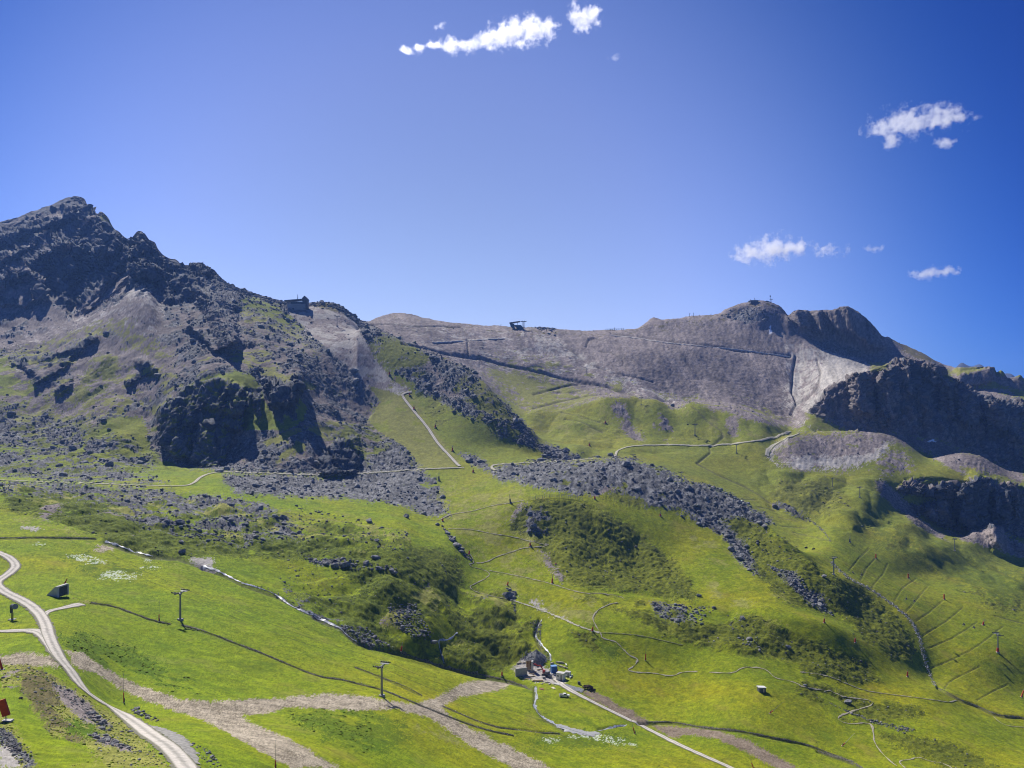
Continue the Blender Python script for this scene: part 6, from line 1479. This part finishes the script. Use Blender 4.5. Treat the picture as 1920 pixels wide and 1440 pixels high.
# soil heap
p_ = site(1345, 790)
q = np.array([[p_.x + dx, p_.y + dy, ground(p_.x + dx, p_.y + dy) + max(0, 1.6 - math.hypot(dx, dy) * .5)] for dx, dy in RNG.normal(0, 1.5, (70, 2))])
tag(link('soil_heap', scatter_mesh('soil_heap', q, RNG.uniform(.4, .9, 70), ROCKS, np.array([[.045,.03,.022]]) * RNG.uniform(.6, 1.6, (70, 1)), M_STONE)), 'small heap of dark soil beside the straight road', 'soil heap')
ribbon('gravel_trench', 'trench lined with grey gravel beside the site road', ZS([(1050,745),(1120,770),(1200,795),(1280,820)]), 5.0, mat('trench_gravel', (.17,.18,.19), .95, var=.5, scale=2), lift=.1, nx=6, ragged=.15)

# white pickup
t = thing('pickup_truck', 'white pickup truck parked below the building site', 'truck', site(1070, 882), rz=.06)
MB().prism([(-2.7,.55),(2.55,.55),(2.7,.75),(2.65,1.15),(1.4,1.28),(-2.7,1.28)], 1.85).build('body', WHITE, t)
cab_ = MB().prism([(-.75,1.25),(1.35,1.25),(.65,1.95),(-.55,1.98)], 1.65).build('cab', WHITE, t)
MB().prism([(-.45,1.38),(.95,1.38),(.5,1.86),(-.4,1.88)], 1.69).build('window', GLASS, cab_)
MB().prism([(.74,1.93),(1.42,1.27),(1.45,1.29),(.78,1.96)], 1.45).build('windscreen', GLASS, cab_)
MB().box((-1.75,0,1.26), (1.7,1.5,.06)).build('load_bed', DARK, t)
for sg in (-1, 1):
    MB().box((-1.75,sg*.88,1.42), (1.95,.08,.34)).build('bed_side', WHITE, t)
    for x_ in (-1.7, 1.65):
        wh = MB().tube((x_,sg*.78,.4),(x_,sg*.98,.4),.4,None,14).build('wheel', RUBBER, t); MB().tube((x_,sg*.97,.4),(x_,sg*1.0,.4),.2,None,10).build('rim', STEEL, wh)
    MB().box((2.62,sg*.7,.9), (.1,.35,.2)).build('headlight', GLASS, t)
MB().box((-2.72,0,1.4), (.08,1.7,.36)).build('tailgate', WHITE, t); MB().box((2.72,0,.65), (.14,1.7,.2)).build('bumper', DARK, t)

# ------------------------------------------------------------------ snow fence on the knoll, small fences
def fence(label, pts, n, hgt, m_=STEEL, rails=3):
    P = smooth_path(pts, 1.0); idx = np.linspace(0, len(P) - 1, n).astype(int)
    Q = [hit(*P[i]) for i in idx]
    t = thing('fence', label, 'fence', Q[0])
    o_ = Q[0]; w = .00026 * o_.y
    for q_ in Q: MB().box(((q_ - o_).x,(q_ - o_).y,(q_ - o_).z + hgt/2 - .2), (w*1.6,w*1.6,hgt+.4)).build('post', m_, t)
    for k in range(rails):
        z_ = hgt * (k + 1) / rails - .1
        MB().path([tuple(q_ - o_ + Vector((0, 0, z_))) for q_ in Q], w*.5, 4).build('rail', m_, t)
fence('grey snow fence along the crest of the round knoll', ZF([(1055,295),(1110,287),(1200,278),(1290,285),(1355,298)]), 24, 3.0)
fence('short pale fence at the top of the double track', ZB([(898,718),(915,708),(935,700)]), 7, 3.2, WHITE)
fence('thin fence on the far skyline', ZC([(522,462),(570,460),(650,455)]), 9, 4.0, DARK, 2)

# ------------------------------------------------------------------ mountain stations
p = hit(557, 579); k = p.y / F0
t = thing('lift_station', 'dark lift station with flat canopy at the top of the left ridge', 'station', p + Vector((0, 4, 5.5)))
MB().box((-1*k,0,-5*k), (34*k,14,15*k)).build('plinth', CONC, t)
MB().box((2*k,0,3.5*k), (26*k,13,7*k)).build('hall', WALLM, t)
for q_ in range(6): MB().box((-9*k+q_*4.2*k,-6.6,3.6*k), (3.2*k,.2,3.2*k)).build('window', GLASS, t)
MB().prism([(-23*k,8*k),(12*k,10.5*k),(12*k,12*k),(-23*k,9.3*k)], 16).build('canopy', ROOF, t)
for x_ in (-22, -12, 11, 15): MB().box((x_*k,-6,2*k), (1.0*k,.9,12*k)).build('column', STEEL, t)
MB().prism([(8*k,9*k),(21*k,9*k),(19*k,13*k),(14*k,18*k),(10*k,14*k)], 10).build('roof', ROOF, t)
MB().box((15*k,0,2*k), (9*k,9,14*k)).build('drive_house', WALLM, t)
MB().tube((0,0,10*k),(0,0,21*k),.9*k,.5*k,6).build('mast', STEEL, t)
p = hit(972, 618); k = p.y / F0 * .8
t = thing('lift_station', 'blue-grey station with slanted canopy and gantry on the far ridge', 'station', p + Vector((0, 6, 5)))
MB().prism([(-20*k,9*k),(-18*k,2*k),(-9*k,-6*k),(-8*k,-3*k),(-10*k,8*k)], 12).build('ramp_house', mat('teal_cladding', (.04,.10,.15), .5), t)
MB().prism([(-10*k,5*k),(6*k,5*k),(12*k,-2*k),(11*k,-9*k),(4*k,-9*k)], 14).build('hall', mat('teal_cladding', (.04,.10,.15), .5), t)
MB().prism([(-21*k,9*k),(4*k,13*k),(4*k,14.5*k),(-21*k,11*k)], 16).build('canopy', ROOF, t)
for x_ in (-10, -2): MB().box((x_*k,-3,8*k), (.8*k,.8,7*k)).build('column', STEEL, t)
for x_ in (9, 12, 15): MB().tube((x_*k,-4,-8*k),(x_*k,-4,14*k),.6*k,.5*k,6).build('gantry_post', STEEL, t)
MB().box((12*k,-4,13.5*k), (14*k,3,1.2*k)).build('gantry_beam', DARK, t)
for x_ in (6, 10, 14, 18): MB().tube((x_*k-.5*k,-4,14.6*k),(x_*k+.5*k,-4,14.6*k),1.0*k,None,8).build('sheave', DARK, t)
p = hit(1425, 567); k = p.y / F0
t = thing('summit_station', 'low summit building with masts on the round far top', 'station', p + Vector((0, 10, 0)))
MB().box((-10*k,0,1.2*k), (14*k,16,4.5*k)).build('hall', WALLM, t); MB().box((-10*k,0,4*k), (16*k,18,.8*k)).build('roof', ROOF, t)
MB().prism([(6*k,-4*k),(24*k,-5*k),(22*k,1*k),(14*k,4*k),(8*k,1*k)], 12).build('lift_house', WALLM, t)
for x_, h_ in ((-15,7),(-8,10),(-5,8),(2,6),(22,14),(25,8)): MB().tube((x_*k,0,1*k),(x_*k,0,h_*k),.45*k,.35*k,6).build('mast', STEEL, t)
MB().box((24*k,0,7*k), (6*k,1.5,.7*k)).build('cross_arm', DARK, t)
MB().box((22*k,0,13*k), (2.2*k,1.2,2*k)).build('antenna', STEEL, t)
p = hit(1589, 575); k = p.y / F0
t = thing('summit_cross', 'summit cross on the brown cliff top', 'cross', p)
MB().box((0,0,4.5*k), (.8*k,.8*k,11*k)).build('upright', DARK, t); MB().box((0,0,7.6*k), (3.6*k,.7*k,.8*k)).build('cross_bar', DARK, t)
for (x, y, h_, lab) in ((1293,594,6,'left of two thin masts on the skyline hump'),(1300,594,7,'right of two thin masts on the skyline hump'),(1333,594,5,'thin mast at the right end of the skyline hump'),(1311,594,3,'short post between the skyline masts'),(1152,620,5,'mast beside the skyline fence'),(1145,620,3,'short post left of the skyline fence mast'),(939,612,3,'marker board on the far ridge left of the gantry station'),(1113,622,3,'marker post on the low far saddle'),(500,561,3,'small post on the left ridge'),(139,371,4,'tiny pole on the left peak')):
    p = hit(x, y); k = p.y / F0
    t = thing('mast', lab, 'mast', p, group='masts on the skyline')
    MB().tube((0,0,-1),(0,0,h_*k),.4*k,.3*k,6).build('pole', DARK, t); MB().box((.4*k,0,h_*k), (1.6*k,.6*k,.7*k)).build('head', DARK, t)
p = hit(1261, 763); k = p.y / F0
t = thing('lift_cabin', 'small dark cabin at the top of the green hills', 'hut', p)
MB().box((0,0,1.8), (5.5,3.5,3.4)).build('wall', WALLM, t); MB().prism([(-3.2,3.4),(3.2,3.4),(0,5.0)], 4.2).build('roof', ROOF, t)
# timber stack by the traverse track
for (x, y), rz, lab in ((ZQ([(1215,1172)])[0],.1,'left stack of boards by the traverse track'),(ZQ([(1298,1172)])[0],1.0,'middle stack of boards by the traverse track'),(ZQ([(1370,1165)])[0],.9,'right stack of boards by the traverse track')):
    o = MB().box((0,0,.6), (6.0,1.2,.9), rz=rz).box((0,.2,1.2), (5.4,.9,.3), rz=rz).build('board_stack', WOOD2); o.location = hit(x, y); tag(o, lab, 'timber', 'boards by the track')

# ------------------------------------------------------------------ walkers on the worn track
def person(px, py, label, top, legs, step=.18):
    p = hit(px, py)
    t = empty('person', p + Vector((0, 0, .15)), rz=.6)
    J = {'pel':(0,0,.95),'ch':(0,.02,1.32),'nk':(0,.02,1.5),'hd':(0,.04,1.66),'ls':(-.2,0,1.42),'le':(-.27,.06,1.15),'lw':(-.24,.2,.95),'rs':(.2,0,1.42),'re':(.27,-.05,1.15),'rw':(.25,.06,.92),
         'lh':(-.1,0,.9),'lk':(-.11,step,.5),'la':(-.11,step*.8,.08),'lt':(-.11,step*.8+.18,.04),'rh':(.1,0,.9),'rk':(.11,-step*.3,.5),'ra':(.11,-step*1.6,.1),'rt':(.11,-step*1.6+.17,.04)}
    E = [('pel','ch'),('ch','nk'),('nk','hd'),('ch','ls'),('ls','le'),('le','lw'),('ch','rs'),('rs','re'),('re','rw'),('pel','lh'),('lh','lk'),('lk','la'),('la','lt'),('pel','rh'),('rh','rk'),('rk','ra'),('ra','rt')]
    R = {'pel':.15,'ch':.17,'nk':.065,'hd':.11,'ls':.075,'le':.05,'lw':.04,'rs':.075,'re':.05,'rw':.04,'lh':.1,'lk':.07,'la':.05,'lt':.045,'rh':.1,'rk':.07,'ra':.05,'rt':.045}
    names = list(J); me = bpy.data.meshes.new('body'); me.from_pydata([J[n] for n in names], [(names.index(a_), names.index(b_)) for a_, b_ in E], [])
    o = link('body', me, t)
    o.modifiers.new('skin', 'SKIN'); o.modifiers.new('sub', 'SUBSURF').levels = 1; o.modifiers['sub'].render_levels = 1
    for i, n in enumerate(names): me.skin_vertices[0].data[i].radius = (R[n], R[n]); me.skin_vertices[0].data[i].use_root = (n == 'pel')
    me.materials.append(legs)
    MB().tube((0,.0,.92),(0,.02,1.48),.2,.21,12).build('jacket', top, t)
    MB().box((0,-.2,1.25), (.3,.18,.45)).build('rucksack', DARK, t)
    tag(t, label, 'person', 'walkers on the slope')
person(1087, 1176, 'walker in a pale jacket and dark trousers on the worn track', WHITE, DARK)
person(1533, 643, 'tiny dark figure standing on the far bare saddle', DARK, DARK)

# ------------------------------------------------------------------ far blue summits
hv = []; hf = []
def far_hill(name, label, pts, dist, base_py):
    n = len(pts); rows = 10; vs = []
    P = np.array(smooth_path(pts, 3.0)); n = len(P)
    for r_ in range(-rows, rows + 1):
        for i in range(n):
            a_ = abs(r_) / rows
            py = P[i, 1] + (base_py - P[i, 1]) * a_ ** .8 + float(noise(np.array([P[i, 0] / 4]), np.array([r_ * .7]))[0]) * 4 * (a_ > 0)
            dd = dist * (1 + .16 * r_ / rows)
            vs.append(((P[i, 0] - 960) / F0 * dd, dd, CAMZ + (HOR - py) / F0 * dd))
    fs = [(r_ * n + i, r_ * n + i + 1, (r_ + 1) * n + i + 1, (r_ + 1) * n + i) for r_ in range(2 * rows) for i in range(n - 1)]
    o = link(name, np_mesh(name, np.array(vs), np.array(fs), mat('far_rock', (.05,.06,.08), .95, var=.3, scale=.01)))
    return tag(o, label, kind='structure')
far_hill('hills', 'blue far summit behind the right plateau', [(1780,700),(1793,688),(1803,680),(1812,684),(1822,687),(1836,683),(1845,688),(1852,700)], 4300, 720)
far_hill('hills', 'blue far ridge at the right edge', [(1850,706),(1890,700),(1905,707),(1925,715),(1960,730)], 4300, 735)

# ------------------------------------------------------------------ clouds: bodies of thin vapour high behind the ridge
def cloud_material(name, k, seed, dens):
    m = bpy.data.materials.new(name); m.use_nodes = True
    t = m.node_tree
    for n in list(t.nodes):
        if n.type == 'BSDF_PRINCIPLED': t.nodes.remove(n)
    pv = t.nodes.new('ShaderNodeVolumePrincipled'); pv.inputs['Color'].default_value = (1, 1, 1, 1); pv.inputs['Anisotropy'].default_value = .7
    tc = t.nodes.new('ShaderNodeTexCoord')
    mp = t.nodes.new('ShaderNodeMapping'); mp.inputs['Location'].default_value = (seed * 3.1, seed * 1.7, seed)
    t.links.new(tc.outputs['Object'], mp.inputs['Vector'])
    n1 = t.nodes.new('ShaderNodeTexNoise'); n1.inputs['Scale'].default_value = 1 / (17 * k); n1.inputs['Detail'].default_value = 7; n1.inputs['Roughness'].default_value = .68
    t.links.new(mp.outputs[0], n1.inputs['Vector'])
    n2 = t.nodes.new('ShaderNodeAttribute'); n2.attribute_name = 'none'
    return m, t, pv, tc, n1
def cloud(label, blobs, dist, seed, dens=.022, thr=.47):
    """blobs: photo ellipses (px, py, rx, ry); one hull mesh holds the vapour, its density falls off from the blob centres"""
    k = dist / F0
    cx = sum(b[0] for b in blobs) / len(blobs); cy_ = sum(b[1] for b in blobs) / len(blobs)
    o_ = Vector(((cx - 960) * k, dist, CAMZ + (HOR - cy_) * k))
    m, t, pv, tc, n1 = cloud_material('cloud_vapour', k, seed, dens)
    acc = None
    hull = MB()
    x0 = min(b[0] - b[2] * 1.25 for b in blobs); x1 = max(b[0] + b[2] * 1.25 for b in blobs); y0 = min(b[1] - b[3] * 1.5 for b in blobs); y1 = max(b[1] + b[3] * 1.5 for b in blobs)
    th = max(b[3] for b in blobs) * 2.6
    # rounded hull
    bm = bmesh.new(); bmesh.ops.create_icosphere(bm, subdivisions=3, radius=1)
    for v in bm.verts:
        c = v.co; c = Vector([math.copysign(abs(q) ** .55, q) for q in c])
        v.co = Vector((((x0 + x1) / 2 - cx + c.x * (x1 - x0) / 2) * k, c.y * th * k * .5, (cy_ - (y0 + y1) / 2 + c.z * (y1 - y0) / 2) * k))
    me = bpy.data.meshes.new('cloud'); bm.to_mesh(me); bm.free(); me.materials.append(m)
    for b in blobs:
        s1 = t.nodes.new('ShaderNodeVectorMath'); s1.operation = 'SUBTRACT'; s1.inputs[1].default_value = ((b[0] - cx) * k, 0, (cy_ - b[1]) * k)
        t.links.new(tc.outputs['Object'], s1.inputs[0])
        s2 = t.nodes.new('ShaderNodeVectorMath'); s2.operation = 'DIVIDE'; s2.inputs[1].default_value = (b[2] * k, b[3] * k * 1.1, b[3] * k)
        t.links.new(s1.outputs[0], s2.inputs[0])
        s3 = t.nodes.new('ShaderNodeVectorMath'); s3.operation = 'LENGTH'; t.links.new(s2.outputs[0], s3.inputs[0])
        if acc is None: acc = s3.outputs['Value']
        else:
            mn = t.nodes.new('ShaderNodeMath'); mn.operation = 'SMOOTH_MIN'; mn.inputs[2].default_value = .3
            t.links.new(acc, mn.inputs[0]); t.links.new(s3.outputs['Value'], mn.inputs[1]); acc = mn.outputs[0]
    # density = clamp((noise - thr) * gain + (1 - length) * .5)
    sub = t.nodes.new('ShaderNodeMath'); sub.operation = 'MULTIPLY_ADD'; sub.inputs[1].default_value = -.20; sub.inputs[2].default_value = .14 - thr
    t.links.new(acc, sub.inputs[0])
    ad = t.nodes.new('ShaderNodeMath'); ad.operation = 'ADD'; t.links.new(sub.outputs[0], ad.inputs[0]); t.links.new(n1.outputs['Fac'], ad.inputs[1])
    ml = t.nodes.new('ShaderNodeMath'); ml.operation = 'MULTIPLY'; ml.inputs[1].default_value = dens * 9; ml.use_clamp = False
    t.links.new(ad.outputs[0], ml.inputs[0])
    mx = t.nodes.new('ShaderNodeMath'); mx.operation = 'MAXIMUM'; mx.inputs[1].default_value = 0; t.links.new(ml.outputs[0], mx.inputs[0])
    t.links.new(mx.outputs[0], pv.inputs['Density'])
    t.links.new(pv.outputs[0], t.nodes['Material Output'].inputs['Volume'])
    o = link('cloud', me); o.location = o_
    tag(o, label, 'cloud', 'small fair-weather clouds')
cloud('long ragged white cloud strung out at the top centre', [(762,97,18,9),(785,90,14,8),(815,85,20,8),(850,85,32,12),(890,82,22,9),(920,76,28,14),(955,64,40,20),(995,54,42,22),(1035,48,18,6)], 3400, 2.3, .022, .44)
cloud('small puffy cloud right of the long one', [(1098,36,28,20),(1078,22,14,18),(1112,24,14,14)], 3400, 4.0)
cloud('larger wispy cloud in the right part of the sky', [(1660,240,40,16),(1705,228,50,24),(1760,218,48,22),(1800,220,36,10),(1670,262,14,20),(1770,268,22,10)], 3600, 7.0)
cloud('flat cloud low above the far ridge with a ragged tail', [(1410,475,36,18),(1450,465,44,24),(1490,465,28,16),(1550,468,36,11),(1385,488,18,6)], 4200, 11.0)
cloud('faint wisp right of the low flat cloud', [(1638,467,16,9)], 4200, 13.0, .012)
cloud('small lowest cloud near the right edge', [(1735,514,30,11),(1762,509,30,12),(1785,512,16,6)], 4200, 17.0)
cloud('tiny wisp above the long cloud', [(824,50,12,8)], 3400, 19.0, .012)
cloud('faint wisp under the puffy cloud', [(1152,108,12,7)], 3400, 23.0, .012)
# ------------------------------------------------------------------ the air: one box of thin haze round everything
hm = bpy.data.materials.new('haze'); hm.use_nodes = True
t = hm.node_tree
for n in list(t.nodes):
    if n.type == 'BSDF_PRINCIPLED': t.nodes.remove(n)
pv = t.nodes.new('ShaderNodeVolumePrincipled')
pv.inputs['Color'].default_value = (0.2, 0.4, 1.0, 1)
pv.inputs['Density'].default_value = 0.00006
pv.inputs['Anisotropy'].default_value = 0.2
t.links.new(pv.outputs[0], t.nodes['Material Output'].inputs['Volume'])
zmin = float(ZG.min()) - 1.5; zmax = float(ZG.max()) + 30
x0, x1 = float(XG.min()) - 50, float(XG.max()) + 50
y0, y1 = -300.0, 9300.0
hv = np.array([[x, y, z] for x in (x0, x1) for y in (y0, y1) for z in (zmin, zmax)])
hf = np.array([[0,1,3,2],[4,6,7,5],[0,4,5,1],[2,3,7,6],[0,2,6,4],[1,5,7,3]])
haze = tag(link('haze', np_mesh('haze', hv, hf, hm)), 'thin blue haze over the whole valley', kind='stuff')
